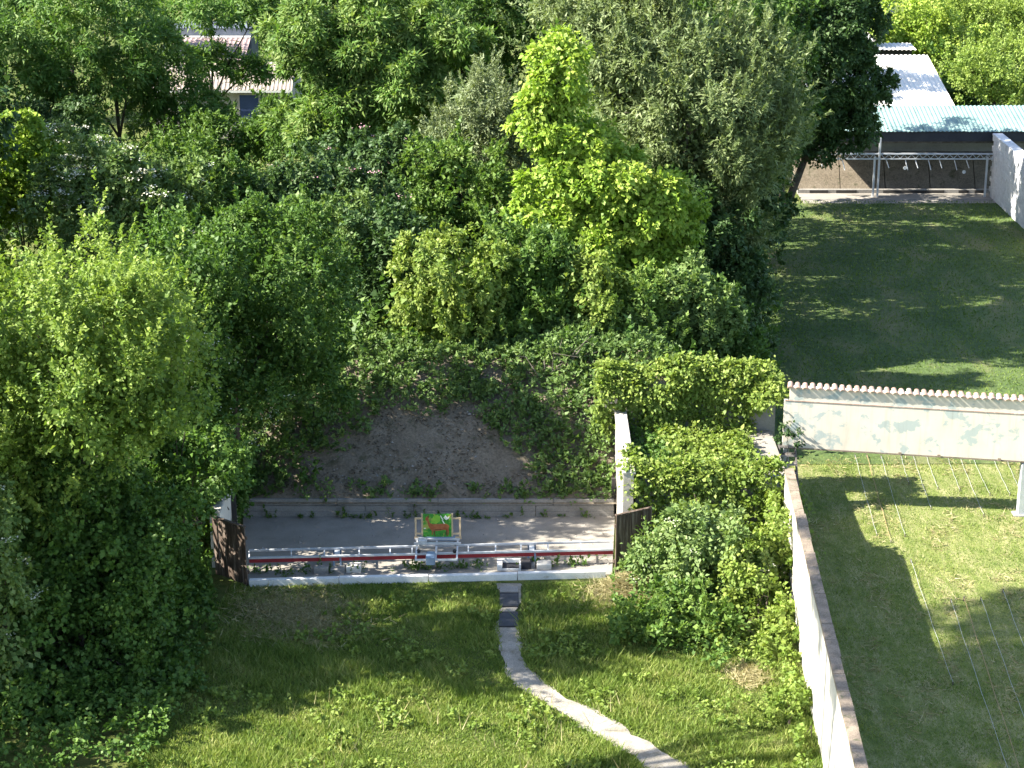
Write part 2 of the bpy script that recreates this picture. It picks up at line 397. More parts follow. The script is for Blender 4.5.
# leaf kinds: material, leaf length, width, clump radius, leaves per clump, clumps per square metre of crown, droop, flatten, shoot length
KIND = dict(
    lime=('lime', .155, .12, .21, 50, 9.5, .35, .55, 0),
    olive=('olive', .17, .05, .28, 52, 8.5, .25, .45, .95),
    mid=('mid', .125, .08, .22, 42, 9.5, .2, .6, .5),
    bright=('bright', .105, .07, .21, 40, 11.0, .1, .6, .75),
    dark=('dark', .13, .09, .22, 40, 9.0, .45, .6, .25),
    hedge=('hedge', .105, .09, .18, 36, 13.0, .55, .6, .15),
    silver=('silver', .14, .04, .26, 56, 8.5, .2, .5, .7),
    grey=('grey', .125, .08, .18, 36, 12.0, .3, .6, .25),
    vine=('vine', .105, .08, .18, 36, 12.0, .7, .6, .15),
    ash=('ash', .22, .07, .28, 46, 8.0, .3, .5, 0),
)
def crown_points(lobes, dens, rough=.24, sub_r=None):
    """clump centres and outward directions: every ellipsoid lobe (c, r) carries many small leafy boughs with gaps of shade between them"""
    C, O, I = [], [], []
    for i, (c, r) in enumerate(lobes):
        area = 4 * math.pi * ((r[0] * r[1]) ** 1.6 / 3 + (r[0] * r[2]) ** 1.6 / 3 + (r[1] * r[2]) ** 1.6 / 3) ** (1 / 1.6)
        rs = np.clip(.36 * float(np.mean(r)), .22, .8) if sub_r is None else sub_r
        ns = max(5, int(area / (math.pi * rs * rs) * .85))
        d = rdir(ns)
        keep = (rng.random(ns) < np.where(d[:, 1] > .35, .6, 1)) & (rng.random(ns) < np.where(d[:, 2] < -.55, .6, 1)); d = d[keep]
        rad = .86 + rough * rng.normal(size=len(d)) * .75 + (rng.random(len(d)) < .06) * .22
        sc = c + d * r * rad[:, None]
        ok = np.ones(len(sc), bool)
        for j, (c2, r2) in enumerate(lobes):
            if j != i: ok &= np.linalg.norm((sc - c2) / r2, axis=1) > .66
        sc, d = sc[ok], norm(d[ok] / r)
        if len(sc) == 0: continue
        rsv = rs * np.exp(rng.normal(size=len(sc)) * .25)
        k = max(3, int(dens * area * .8 / len(d)))
        idx = np.repeat(np.arange(len(sc)), k); n = len(idx)
        e = norm(rng.normal(size=(n, 3)) * .8 + d[idx] * .65 + UP * .45)
        rr = np.where(rng.random(n) < .2, .4 + .5 * rng.random(n), 1 + rng.normal(size=n) * .1)
        C.append(sc[idx] + e * (rsv[idx] * rr)[:, None] * [1, 1, .8]); O.append(norm(e + d[idx] * .5))
    return np.concatenate(C), np.concatenate(O)
def inner_fill(lobes, dens=26):
    """larger shaded leaves deep inside the crown"""
    Ps = []
    for c, r in lobes:
        area = 4 * math.pi * ((r[0] * r[1] + r[0] * r[2] + r[1] * r[2]) / 3)
        n = int(area * dens); d = rdir(n); Ps.append(c + d * r * (.45 + .4 * rng.random(n))[:, None])
    P_ = np.concatenate(Ps); n = len(P_)
    return P_, rdir(n) - UP * .3, rdir(n) + UP * .4
def clumps(C, O, kind, scale=1.0, tint0=.45, tint_up=.12, lmul=1.0):
    mat, L, W, cr, k, _, droop, flat, shoot = KIND[kind]
    k = max(8, int(k * lmul)); m = len(C)
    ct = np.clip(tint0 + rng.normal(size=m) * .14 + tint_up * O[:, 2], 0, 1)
    cs = np.exp(rng.normal(size=m) * .28) * scale
    idx = np.repeat(np.arange(m), k); n = len(idx)
    off = rng.normal(size=(n, 3)) * .62
    Oi = O[idx]; al = np.sum(off * Oi, 1)[:, None]
    off = off - Oi * al * (1 - flat)
    Pp = C[idx] + off * (cr * cs)[idx][:, None]
    if shoot:
        sd = norm(O * .5 + UP * .85 + rng.normal(size=(m, 3)) * .35)
        isshoot = rng.random(m) < .45
        t = rng.random(n) ** .8
        ls = (shoot * cs * (.6 + .9 * rng.random(m)))[idx]
        sp = C[idx] + sd[idx] * (t * ls)[:, None] + rng.normal(size=(n, 3)) * (.055 * cs[idx] * (1.2 - t))[:, None]
        on = isshoot[idx][:, None]
        Pp = np.where(on, sp, Pp)
        Ax = np.where(on, sd[idx] * .8 + rdir(n) * .9, norm(off) * .7 + Oi * .5 + rdir(n) * .6 - UP * droop)
    else:
        Ax = norm(off) * .7 + Oi * .4 + rdir(n) * .55 - UP * droop
    N = Oi * .5 + UP * .55 + rdir(n) * .65
    ln = L * np.exp(rng.normal(size=n) * .22) * (scale ** .5)
    wd = ln * W / L * (.85 + .3 * rng.random(n))
    ti = ct[idx] + rng.normal(size=n) * .13
    return Pp, Ax, N, ln, wd, ti, mat

def limbs(m, base, lobes, r0, sway=.3):
    """tapered trunk and limbs reaching into every lobe"""
    base = np.array(base, float)
    top = max(lobes, key=lambda l: l[0][2])
    cen = np.mean([l[0] for l in lobes], 0)
    fork = base + (cen - base) * np.array([.55, .55, .5])
    mid = (base + fork) / 2 + rng.normal(size=3) * [.12, .12, 0] * sway * 3
    m.tube([base - UP * .25, base + UP * .15, mid, fork], [r0 * 1.5, r0 * 1.1, r0 * .85, r0 * .7], 8)
    for c, r in lobes:
        e = c + UP * r[2] * .35
        k1 = fork + (e - fork) * .4 + rng.normal(size=3) * .2 * sway + UP * .15
        k2 = fork + (e - fork) * .75 + rng.normal(size=3) * .25 * sway
        m.tube([fork, k1, k2, e], [r0 * .55, r0 * .4, r0 * .25, r0 * .08], 6)
        for q in range(4):
            d = rdir(1)[0]; d[2] = abs(d[2]) * .7
            s = k1 + (e - k1) * (.2 + .2 * q)
            m.tube([s, s + d * r * .45 + UP * .1, s + d * r * .88], [r0 * .2, r0 * .12, r0 * .04], 5)

def in_clear(P):
    x, y, z = P[:, 0], P[:, 1], P[:, 2]
    return ~(((x > -7.9) & (x < 2.95) & (y > 49) & (y < 53.4) & (z < 4.0)) | ((x > -8.05 + .7 * sstep(1.0, .2, z) * sstep(49, 46, y)) & (x < 2.5) & (y > 42.5) & (y <= 49.3) & (z < 3.5)))
def plant(name, label, cat, kind, Y, plobes, base=None, rt=.14, group=None, dens=1.0, scale=1.0, tint=.45, lmul=1.0, bark='bark', flowers=None, rough=.26, trunk=True, bu=None, part_name='crown', depth=.9, droop_strands=None, skirt=True, fill=24, keep=None):
    """plobes: (u, v, ru, rv[, dY]) outlines in the photograph at distance Y -> ellipsoids in metres"""
    lobes = []
    for l in plobes:
        u, v, ru, rv = l[:4]; dY = l[4] if len(l) > 4 else 0
        c = A(u, v, Y + dY); s = mpp(u, v, Y + dY)
        lobes.append((c, np.array([ru * s, max(ru, rv * .75) * s * depth, rv * s / .96])))
    cx_ = np.mean([l[0][0] for l in lobes]) if bu is None else A(bu, plobes[0][1], Y)[0]
    cy_ = np.mean([l[0][1] for l in lobes])
    gz = float(ground_h(cx_, cy_)); b = (cx_, cy_, gz)
    root = empty(name, b, label, cat, group)
    C, O = crown_points(lobes, KIND[kind][5] * dens, rough)
    ok = C[:, 2] > ground_h(C[:, 0], C[:, 1]) + .08
    C, O = C[ok], O[ok]
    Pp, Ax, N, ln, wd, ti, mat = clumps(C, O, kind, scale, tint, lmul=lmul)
    if droop_strands:
        sel = rng.choice(len(C), droop_strands)
        for i in sel:
            k = 70; t = rng.random(k); ln_ = .7 + rng.random() * 1.0
            dx = norm(O[i] * [1, 1, 0] + 1e-6)
            q = C[i] + dx * (.25 * np.sin(t * 2.2))[:, None] - UP * ((t ** 1.4) * ln_)[:, None] + rng.normal(size=(k, 3)) * .05
            Pp = np.concatenate([Pp, q]); Ax = np.concatenate([Ax, rdir(k) * .6 - UP]); N = np.concatenate([N, O[i] + rdir(k) * .5])
            ln = np.concatenate([ln, np.full(k, KIND[kind][1])]); wd = np.concatenate([wd, np.full(k, KIND[kind][2])])
            ti = np.concatenate([ti, np.clip(.75 + rng.normal(size=k) * .12, 0, 1)])
    if skirt:
        low = []
        for c, r in lobes:
            g = float(ground_h(c[0], c[1])); bot = c[2] - r[2]
            if bot > g + .2 and bot < g + 5: low.append((np.array([c[0], c[1] + .15, (g + bot + .3 * r[2]) / 2]), np.array([r[0] * .8, r[1] * .8, (bot - g + .3 * r[2]) / 2 + .1])))
        if low:
            C2, O2 = crown_points(low, KIND[kind][5] * .45)
            q = clumps(C2, O2, kind, scale * 1.35, tint, lmul=.5)
            Pp, Ax, N, ln, wd, ti = (np.concatenate([a, b]) for a, b in zip((Pp, Ax, N, ln, wd, ti), q[:6]))
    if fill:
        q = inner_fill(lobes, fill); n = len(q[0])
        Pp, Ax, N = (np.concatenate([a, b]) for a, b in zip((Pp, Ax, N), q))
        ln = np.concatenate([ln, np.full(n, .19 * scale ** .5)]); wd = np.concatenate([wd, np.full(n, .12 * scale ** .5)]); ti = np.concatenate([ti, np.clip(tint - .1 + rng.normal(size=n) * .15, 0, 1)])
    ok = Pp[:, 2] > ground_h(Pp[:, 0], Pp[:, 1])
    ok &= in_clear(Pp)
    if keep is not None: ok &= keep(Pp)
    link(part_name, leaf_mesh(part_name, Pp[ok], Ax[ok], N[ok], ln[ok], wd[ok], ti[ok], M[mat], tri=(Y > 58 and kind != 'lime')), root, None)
    if trunk:
        m = MB(); limbs(m, b, lobes, rt); m.build('trunk', M[bark], root, True)
    if flowers:
        fm, nf, per, fr, fs_, minup = flowers       # material, clusters, florets per cluster, cluster radius, floret size
        cand = np.where((O[:, 2] > minup) & (O[:, 1] < .4))[0]
        sel = rng.choice(cand, min(nf, len(cand)), replace=False)
        k = per; idx = np.repeat(sel, k); n = len(idx)
        d = rng.normal(size=(n, 3)) * [fr, fr, fr * .25]
        q = C[idx] + O[idx] * .18 + UP * .06 + d
        link('blossom', leaf_mesh('blossom', q, rdir(n) * [1, 1, .3], UP + rdir(n) * .5, fs_, fs_, .5 + rng.normal(size=n) * .25, M[fm]), root, None)
    return root

def ivy_patch(P0, eu, ev, nrm, dens, thick=.12):
    """clump centres over a flat patch: corner, two edge vectors, outward normal"""
    P0, eu, ev, nrm = map(lambda a: np.array(a, float), (P0, eu, ev, nrm))
    n = int(np.linalg.norm(np.cross(eu, ev)) * dens)
    a, b = rng.random(n), rng.random(n)
    C = P0 + a[:, None] * eu + b[:, None] * ev
    C = C + nrm * (thick * (.5 + .7 * wob(C[:, 0] * 1.6, C[:, 2] * 1.6 + C[:, 1] * 1.3, 1.5) + rng.random(n) * .6))[:, None]
    return C, np.repeat(nrm[None], n, 0) + rng.normal(size=(n, 3)) * .22
def ivy(name, label, cat, kind, patches, base, dens=14, scale=.85, tint=.5, lmul=.7, thick=.14, group=None, keep=None):
    root = empty(name, base, label, cat, group)
    CC, OO = zip(*[ivy_patch(*p[:4], dens * (p[4] if len(p) > 4 else 1), thick) for p in patches])
    C, O = np.concatenate(CC), norm(np.concatenate(OO))
    if keep is not None: k = keep(C); C, O = C[k], O[k]
    Pp, Ax, N, ln, wd, ti, mat = clumps(C, O, kind, scale, tint, lmul=lmul)
    link('foliage', leaf_mesh('foliage', Pp, Ax, N, ln, wd, ti, M[mat]), root, None)
    for q in range(6):
        i = rng.integers(len(C)); p = C[i] - O[i] * .12
        MB().tube([p, p + rng.normal(size=3) * .25 - UP * .2, p + rng.normal(size=3) * .3 - UP * .4], [.008, .012, .015], 5).build('stem', M['bark'], root)
    return root

# ================================================================== the pit
def lerp(a, b, t): return np.array(a) * (1 - t) + np.array(b) * t
# --- retaining boards along the back of the pit (three courses, sections butt end to end)
kx0, kx1 = -7.72, 2.93
root = empty('retaining_wall', (-2.4, 53.3, 0), 'low grey board retaining wall along the foot of the bank', 'wall')
for r in range(3):
    cuts = [kx0, kx0 + 2.7 + .8 * (r == 1), kx0 + 5.6 - .7 * (r == 1), kx0 + 8.4 + .5 * (r == 2), kx1]
    for a, b in zip(cuts[:-1], cuts[1:]):
        ja = rng.normal() * .012
        part('board', M['concrete'], root, lambda m: m.cbox(a + .006, b - .006, 53.22 + ja + r * .02, 53.33 + r * .02, .0 + r * .165, .155 + r * .165 + (r == 2) * .03, .012))
# --- white front kerb board
root = empty('white_kerb', G(430, 580), 'long low white painted board along the front edge of the target pit', 'kerb')
ka, kb = G(249, 586), G(606, 577)
for i in range(4):
    a, b = lerp(ka, kb, i / 4 + .001), lerp(ka, kb, (i + 1) / 4 - .001)
    dz = [.0, .012, -.006, .008][i]
    d = np.array([0, .16, 0])
    m = MB(); m.hexa([a - UP * .05, b - UP * .05, b + d - UP * .05, a + d - UP * .05], [a + UP * (.15 + dz), b + UP * (.15 + dz * .5), b + d + UP * (.15 + dz * .5), a + d + UP * (.15 + dz)]); m.build('board', M['white_paint'], root)

# --- wing walls of dark upright planks
def wing(name, p0, p1, h, label, n, lean):
    root = empty(name, p0, label, 'plank fence', 'dark plank wing walls of the pit')
    p0, p1 = np.array(p0), np.array(p1); d = (p1 - p0) / n; nrm = norm(np.cross(d, UP))
    for i in range(n):
        a, b = p0 + d * (i + .04), p0 + d * (i + .96)
        o = nrm * rng.normal() * .012; t = nrm * .035; hh = h + rng.normal() * .015; l = np.array(lean) * h
        m = MB(); m.hexa([a + o, b + o, b + o - t, a + o - t], [a + o + l + UP * hh, b + o + l + UP * hh, b + o + l - t + UP * hh, a + o + l - t + UP * hh])
        m.build('plank', M['plank'], root)
    for z in (.35, h - .3):
        a, b = p0 + nrm * -.075 + np.array(lean) * z + UP * z, p1 + nrm * -.075 + np.array(lean) * z + UP * z
        MB().bar(a, b, .05, .09).build('rail', M['plank'], root)
    a, b = p0 + np.array(lean) * h - nrm * .02 + UP * (h + .03), p1 + np.array(lean) * h - nrm * .02 + UP * (h + .03)
    MB().bar(a, b, .09, .035).build('cap', M['plank'], root)
pl0 = G(248, 585); wing('plank_wing_wall', (pl0[0] - .95, pl0[1] + .75, 0), (pl0[0], pl0[1] - .02, 0), 1.62, 'dark weathered upright plank screen at the left end of the target rail', 7, (-.02, 0, 0))
pr0 = G(615, 574); wing('plank_wing_wall', (pr0[0], pr0[1] - .02, 0), (pr0[0] + 1.0, pr0[1] + .55, 0), 1.66, 'brown weathered upright plank screen at the right end of the target rail', 7, (0, 0, 0))

# --- side walls of the pit
root = empty('pit_side_wall', (3.2, 52, 0), 'pale plaster side wall at the right of the pit below the ivy', 'wall')
part('wall', M['dull_plaster'], root, lambda m: m.hexa([(2.98, 49.9, -.05), (3.26, 49.9, -.05), (3.30, 55.2, -.05), (3.02, 55.2, -.05)], [(2.98, 49.9, 2.55), (3.26, 49.9, 2.55), (3.30, 55.2, 2.55), (3.02, 55.2, 2.55)]))
for i in range(7):
    y0 = 49.88 + i * .762
    part('coping_slab', M['dull_plaster'], root, lambda m: m.cbox(2.95 + i * .006, 3.31 + i * .006, y0, y0 + .752, 2.553, 2.61 + rng.random() * .008, .015))
part('edge_post', M['interior'], root, lambda m: m.box(2.86, 2.97, 53.36, 53.48, 0, 1.1))
root = empty('pit_side_wall', (-7.95, 52, 0), 'pale wall end at the left of the pit, almost hidden by creeper', 'wall')
part('wall', M['white_plaster'], root, lambda m: m.box(-8.1, -7.83, 49.6, 55, -.05, 1.55))
part('coping_slab', M['dull_plaster'], root, lambda m: m.cbox(-8.13, -7.81, 49.58, 55.02, 1.553, 1.61, .015))
part('edge_post', M['interior'], root, lambda m: m.box(-7.82, -7.70, 51.7, 51.85, 0, 1.25))

# --- rail track: two white rails on cross bars, a red beam under the near rail
RZ = .42
nl, nr = G(249, 558, RZ), G(613, 549.5, RZ)
fl, fr_ = G(249, 550.5, RZ), G(613, 541.5, RZ)
root = empty('target_rail_track', lerp(nl, nr, .5) * [1, 1, 0], 'white and red steel rail track running across the pit', 'rail track')
MB().bar(nl, nr, .055, .05).build('rail', M['galv'], root)
MB().bar(fl, fr_, .055, .05).build('rail', M['galv'], root)
MB().bar(nl - UP * .085 + [0, .03, 0], nr - UP * .085 + [0, .03, 0], .07, .11).build('red_beam', M['red_paint'], root)
for t in (.0, .115, .205, .30, .385, .445, .60, .675, .745, .82, .91, .995):
    a, b = lerp(nl, nr, t), lerp(fl, fr_, t)
    MB().bar(a + UP * -.028 + [0, .03, 0], b + UP * -.028, .035, .028).build('cross_bar', M['galv'], root)
for t in (.24, .775):
    a, b = lerp(nl, nr, t), lerp(fl, fr_, t)
    for s, p in ((-.09, a), (.09, a), (-.09, b), (.09, b)):
        MB().bar(p + [s, .02, -.05], [p[0] + s, p[1] + .02, .1], .05, .05).build('support_leg', M['blue_steel'], root)
    MB().bar(a + [0, 0, -.05] + UP * -.01, b + [0, 0, -.06], .14, .03).build('cross_bar', M['galv'], root)
# concrete footings under the track (each block a part)
for k, (t, lab, offs) in enumerate(((.24, 'pale concrete block footing under the left part of the rail track', (-.42, .02, .44)), (.775, 'pale concrete block footing under the right part of the rail track', (-.1, .33)))):
    c = lerp(nl, nr, t) + np.array([0, -.08, 0]); root = empty('concrete_footing', c * [1, 1, 0], lab, 'footing')
    for q in offs:
        x, y = c[0] + q, c[1] + rng.normal() * .03
        part('concrete_block', M['white_plaster'] if q > .2 else M['concrete'], root, lambda m: m.cbox(x - .2, x + .2, y - .13, y + .22, -.02, .13 + rng.random() * .06, .02))

# --- target carriage
ca = lerp(nl, nr, .515); cb = lerp(fl, fr_, .515); cc = (ca + cb) / 2
X0, Y0 = A(437, 550, cc[1])[0], cc[1]
root = empty('target_carriage', (X0, Y0, RZ), 'running deer target on a wheeled steel carriage on the rail', 'target carriage')
yn, yf = ca[1], cb[1]
s_ = mpp(437, 545, Y0)
x = lambda u: X0 + (u - 437) * s_
# steel chassis
def chassis(m):
    z = RZ + .12
    for u in (417, 457.5): m.bar((x(u), yn - .5, z - .1), (x(u), yf + .1, z), .045, .05)
    m.bar((x(436.5), yn - .5, z - .1), (x(436.5), yf + .1, z), .05, .05)
    m.bar((x(415), yf + .06, z + .05), (x(459.5), yf + .06, z + .05), .05, .05)
    m.bar((x(414), yf - .22, z + .04), (x(461), yf - .22, z + .04), .06, .06)
    m.bar((x(417), yn - .48, z - .1), (x(457.5), yn - .48, z - .1), .045, .045)
part('chassis', M['galv'], root, chassis)
def drive(m):
    m.cbox(x(427), x(436), yn - .55, yn - .12, RZ - .1, RZ + .12, .02)
part('drive_motor', M['blue_steel'], root, drive)
part('cross_member', M['blue_steel'], root, lambda m: m.bar((x(420), yf + .12, RZ + .17), (x(455), yf + .12, RZ + .17), .1, .12))
part('control_box', M['galv'], root, lambda m: m.cbox(x(418), x(427), yf - .32, yf - .1, RZ + .17, RZ + .3, .015))
for u in (419, 455):
    for yy in (yn, yf):
        wx, wy = x(u), yy
        part('wheel', M['darkbox'], root, lambda m: m.tube([(wx, wy - .025, RZ + .075), (wx, wy + .025, RZ + .075)], .055, 12), True)
# wooden frame
yt = yf + .12
zb = A(437, 537.5, yt)[2]; zt = A(437, 513.5, yt)[2]; zs0, zs1 = A(437, 534.5, yt)[2], A(437, 517.5, yt)[2]
def upright(u, z0, z1, wd=.05): part('wooden_upright', M['pine'], root, lambda m: m.box(x(u) - wd / 2, x(u) + wd / 2, yt - .02, yt + .02, z0, z1))
upright(415.3, zb + .03, zs1); upright(459.8, zb + .03, zs1); upright(421.8, zb + .03, zt, .045); upright(452, zb + .03, zt, .045)
upright(419, RZ + .15, zb - .032, .11); upright(457, RZ + .15, zb - .032, .11)
part('wooden_beam', M['pine'], root, lambda m: m.box(x(413.8), x(461.2), yt - .045, yt + .03, zb - .03, zb + .028))
for a, b in ((416.2, 421), (452.8, 459)):
    for z in (zs0 + .03, zs1 - .02): part('wooden_rung', M['pine'], root, lambda m: m.box(x(a), x(b), yt - .018, yt + .018, z - .025, z + .02))
# target board with a printed picture: green thicket, deer
def picmat():
    m, nt, b = newmat('printed thicket')
    n1 = noise(nt, 9, 4, .6); n2 = noise(nt, 5, 3, .5, None, 1.0)
    c = ramp(nt, n1, [(.3, (.015, .11, .012)), (.5, (.035, .24, .02)), (.7, (.09, .36, .03))])
    f = ramp(nt, n2, [(.58, (0, 0, 0)), (.66, (1, 1, 1))]); c = mix(nt, f, c, (.30, .34, .06))
    nt.links.new(c, b.inputs['Base Color']); b.inputs['Roughness'].default_value = .6; return m
def flatmat(name, c, c2): return surf(name, c, c2, 12, .6, 50, .15, 0)
px0, px1 = x(422.8), x(451.2); zp0, zp1 = zb + .035, zt - .005
tb = part('target_board', picmat(), root, lambda m: m.box(px0, px1, yt - .035, yt - .012, zp0, zp1))
def outline(name, pts, mat, dy, parent=tb):
    """flat printed shape in board coordinates (0..1), a 2 mm card proud of the board"""
    P_ = [(px0 + a * (px1 - px0), zp0 + b * (zp1 - zp0)) for a, b in pts]; n = len(P_)
    yy = yt - .035 - dy
    m = MB(); m.add([(p, yy, q) for p, q in P_] + [(p, yy + .0018, q) for p, q in P_], [tuple(range(n)), tuple(range(2 * n - 1, n - 1, -1))] + [(i, i + n, (i + 1) % n + n, (i + 1) % n) for i in range(n)])
    return m.build(name, mat, parent)
deer = flatmat('printed deer coat', (.30, .085, .03), (.42, .15, .06)); dk = flatmat('printed dark coat', (.12, .05, .025), (.17, .07, .03)); wh = flatmat('printed white', (.75, .75, .7), (.62, .66, .55)); yl = flatmat('printed light leaf', (.25, .5, .05), (.16, .42, .04))
outline('printed_leaves', [(.28, .62), (.36, .9), (.5, .97), (.62, .9), (.6, .7), (.48, .58)], yl, .002)
outline('printed_deer', [(.08, .78), (.11, .88), (.15, .90), (.19, .86), (.21, .72), (.25, .60), (.34, .555), (.5, .56), (.66, .58), (.82, .57), (.90, .53), (.93, .44), (.90, .38), (.91, .2), (.885, .07), (.86, .07), (.865, .22), (.80, .31), (.70, .30), (.58, .27), (.44, .26), (.36, .27), (.33, .08), (.305, .08), (.31, .26), (.26, .33), (.20, .44), (.16, .58), (.145, .70), (.10, .72)], deer, .004)
outline('printed_ear', [(.15, .88), (.2, .98), (.215, .9), (.18, .84)], dk, .006)
outline('printed_leg', [(.80, .31), (.85, .28), (.84, .12), (.87, .02), (.84, .02), (.81, .13)], dk, .006)
outline('printed_leg', [(.36, .28), (.42, .27), (.42, .12), (.44, .04), (.41, .04), (.385, .12)], dk, .006)
outline('printed_belly', [(.34, .31), (.45, .29), (.6, .30), (.72, .33), (.6, .345), (.45, .335)], dk, .006)
for k, (a, b) in enumerate(((.60, .93), (.66, .74))): outline('printed_twig', [(a, b), (a + .03, b + .02), (a + .12, b - .18), (a + .09, b - .2)], wh, .002)
outline('printed_blossom', [(.72, .84), (.8, .96), (.86, .86), (.95, .9), (.9, .8), (.82, .74)], wh, .003)
outline('printed_blossom', [(.02, .36), (.06, .41), (.11, .38), (.06, .34)], wh, .003)

# --- small white framed hatch and dark box behind the kerb
c = G(509, 573)
root = empty('ground_hatch', c, 'white framed hatch with dark opening beside the kerb', 'hatch')
sw = mpp(509, 570, c[1])
def hatch(m):
    x0, x1 = c[0] - 12 * sw, c[0] + 12 * sw
    y0, y1 = c[1] + .16, c[1] + .62
    m.box(x0, x0 + .14, y0, y1, 0, .16); m.box(x1 - .05, x1, y0, y1, 0, .16); m.box(x0 + .14, x1 - .05, y1 - .05, y1, 0, .16); m.box(x0 + .14, x1 - .05, y0, y0 + .04, 0, .05)
part('frame', M['white_paint'], root, hatch)
part('cover', M['darkbox'], root, lambda m: m.box(c[0] - 12 * sw + .143, c[0] + 12 * sw - .053, c[1] + .203, c[1] + .567, .01, .06))  # dark plate stands for the shade inside the hatch opening
c2 = G(526, 571)
root = empty('dark_box', c2, 'small dark metal box on the pit floor right of the white hatch', 'box')
part('case', M['darkbox'], root, lambda m: m.cbox(c2[0] - .14, c2[0] + .14, c2[1] + .12, c2[1] + .42, -.01, .2, .015))
part('lid', M['iron'], root, lambda m: m.cbox(c2[0] - .12, c2[0] + .12, c2[1] + .14, c2[1] + .40, .203, .225, .01))
# --- rubber mats on the path
for (u0, v0, u1, v1, lab) in ((499.5, 594, 518.5, 606.5, 'dark rubber mat on the path, nearer the white kerb'), (499, 613, 518, 626.5, 'dark rubber mat on the path, farther from the white kerb')):
    a, b = G(u0, v1), G(u1, v0)
    root = empty('rubber_mat', ((a[0] + b[0]) / 2, (a[1] + b[1]) / 2, 0), lab, 'mat')
    part('sheet', M['rubber'], root, lambda m: m.cbox(a[0], b[0], a[1], b[1], -.01, .022, .006))
    part('rim', M['darkbox'], root, lambda m: m.box(a[0], b[0], a[1] - .03, a[1] - .002, -.01, .03)); part('rim', M['darkbox'], root, lambda m: m.box(a[0], b[0], b[1] + .002, b[1] + .03, -.01, .03))
# pale paving slab at the head of the path
a, b = G(500, 592), G(518, 586.5)
o = part('paving_slab', M['concrete'], None, lambda m: m.cbox(a[0], b[0], a[1], b[1], -.02, .012, .008)); tag(o, 'pale concrete slab between the white kerb and the first mat', 'slab')

# ================================================================== the flat roofed shelter overgrown with ivy
YB0, YB1, XB0, XB1, ZR = 50.35, 55.2, 3.34, 7.55, 1.95
root = empty('shelter', (5.4, 52.8, 0), 'low flat roofed shelter buried under ivy between pit and lawn', 'shelter')
part('wall', M['grey_plaster'], root, lambda m: m.box(XB0, XB1, YB0, YB1, -.05, ZR - .14))
part('roof_slab', M['sand'], root, lambda m: m.cbox(XB0 - .01, XB1 + .06, YB0 - .08, YB1 - .02, ZR - .135, ZR, .02))
part('parapet', M['grey_plaster'], root, lambda m: m.box(XB0, XB1 - .15, YB0 - .02, YB0 + .2, ZR + .003, ZR + .35))
root = empty('ivy_back_wall', (5.2, 55.4, 0), 'grey rendered wall end showing below the ivy left of the white screen', 'wall')
part('wall', M['grey_plaster'], root, lambda m: m.box(2.6, 7.72, 55.22, 55.45, -.05, 3.45))
part('coping', M['coping'], root, lambda m: m.cbox(2.57, 7.74, 55.19, 55.48, 3.453, 3.52, .02))
ivy('ivy', 'sunlit ivy cascading over the back wall, left of the white screen', 'ivy', 'vine',
    [((2.5, 55.2, 1.9), (4.85, 0, 0), (0, 0, 1.65), (0, -1, .1)), ((2.5, 55.1, 3.55), (5.2, 0, 0), (0, .5, 0), (0, -.2, 1), 1.5),
     ((4.3, 55.1, 3.62), (3.1, 0, 0), (0, .5, .05), (0, -.2, 1), 1.6), ((2.6, 55.0, 2.9), (1.3, 0, 0), (0, .3, .7), (-.3, -.5, .7), 1.6), ((7.0, 54.1, 2.95), (.75, 0, .25), (0, .9, .35), (.1, -.6, .8), 2.0), ((4.4, 55.0, 3.0), (3.2, 0, 0), (0, .1, .75), (0, -.8, .6), 1.2)], (4.5, 55.0, 1.95), dens=44, thick=.3, scale=1.0, tint=.6,
    keep=lambda C: ~((C[:, 0] > 6.95) & (C[:, 2] < 2.65 + .25 * np.sin(C[:, 0] * 9))))
ivy('ivy', 'light green creeper carpeting the shelter roof', 'ivy', 'vine',
    [((XB0 + .95, YB0 + .35, ZR + .02), (2.5, 0, 0), (0, 3.9, 0), (0, 0, 1), 1.0)], (5, 52.5, ZR), scale=1.0, dens=44, thick=.14, tint=.62,
    keep=lambda C: ~((C[:, 0] > 6.3) & (C[:, 1] < 52.4)))
ivy('ivy', 'ivy coloured darker for the shade of the pit wall on the shelter roof', 'ivy', 'hedge',
    [((XB0 + .05, YB0 + .4, ZR + .02), (1.1, 0, 0), (0, 4.1, 0), (0, 0, 1), .8)], (3.8, 52.5, ZR), dens=30, thick=.1, tint=.4)  # darker leaf colour paints the strip of wall shadow on the roof
ivy('ivy', 'thick ivy hanging over the front of the shelter above the bushes', 'ivy', 'vine',
    [((XB0 - .1, YB0 - .15, .3), (4.3, 0, 0), (0, 0, 1.95), (0, -1, .25)), ((XB0 - .15, YB0 - .35, ZR + .32), (4.45, 0, 0), (0, .7, 0), (0, -.3, 1), 1.7),
     ((7.0, YB0 - .3, .9), (.75, 0, 0), (0, .2, 1.3), (.3, -1, .4), 1.6), ((3.15, 49.9, 1.9), (.3, 0, 0), (0, 1.6, .7), (-.2, -.3, 1), 1.5)], (5.4, 50.1, 0), scale=1.0, dens=40, thick=.3, tint=.55, keep=lambda C: ~((C[:, 0] > 7.3) & (C[:, 2] > 1.75)))
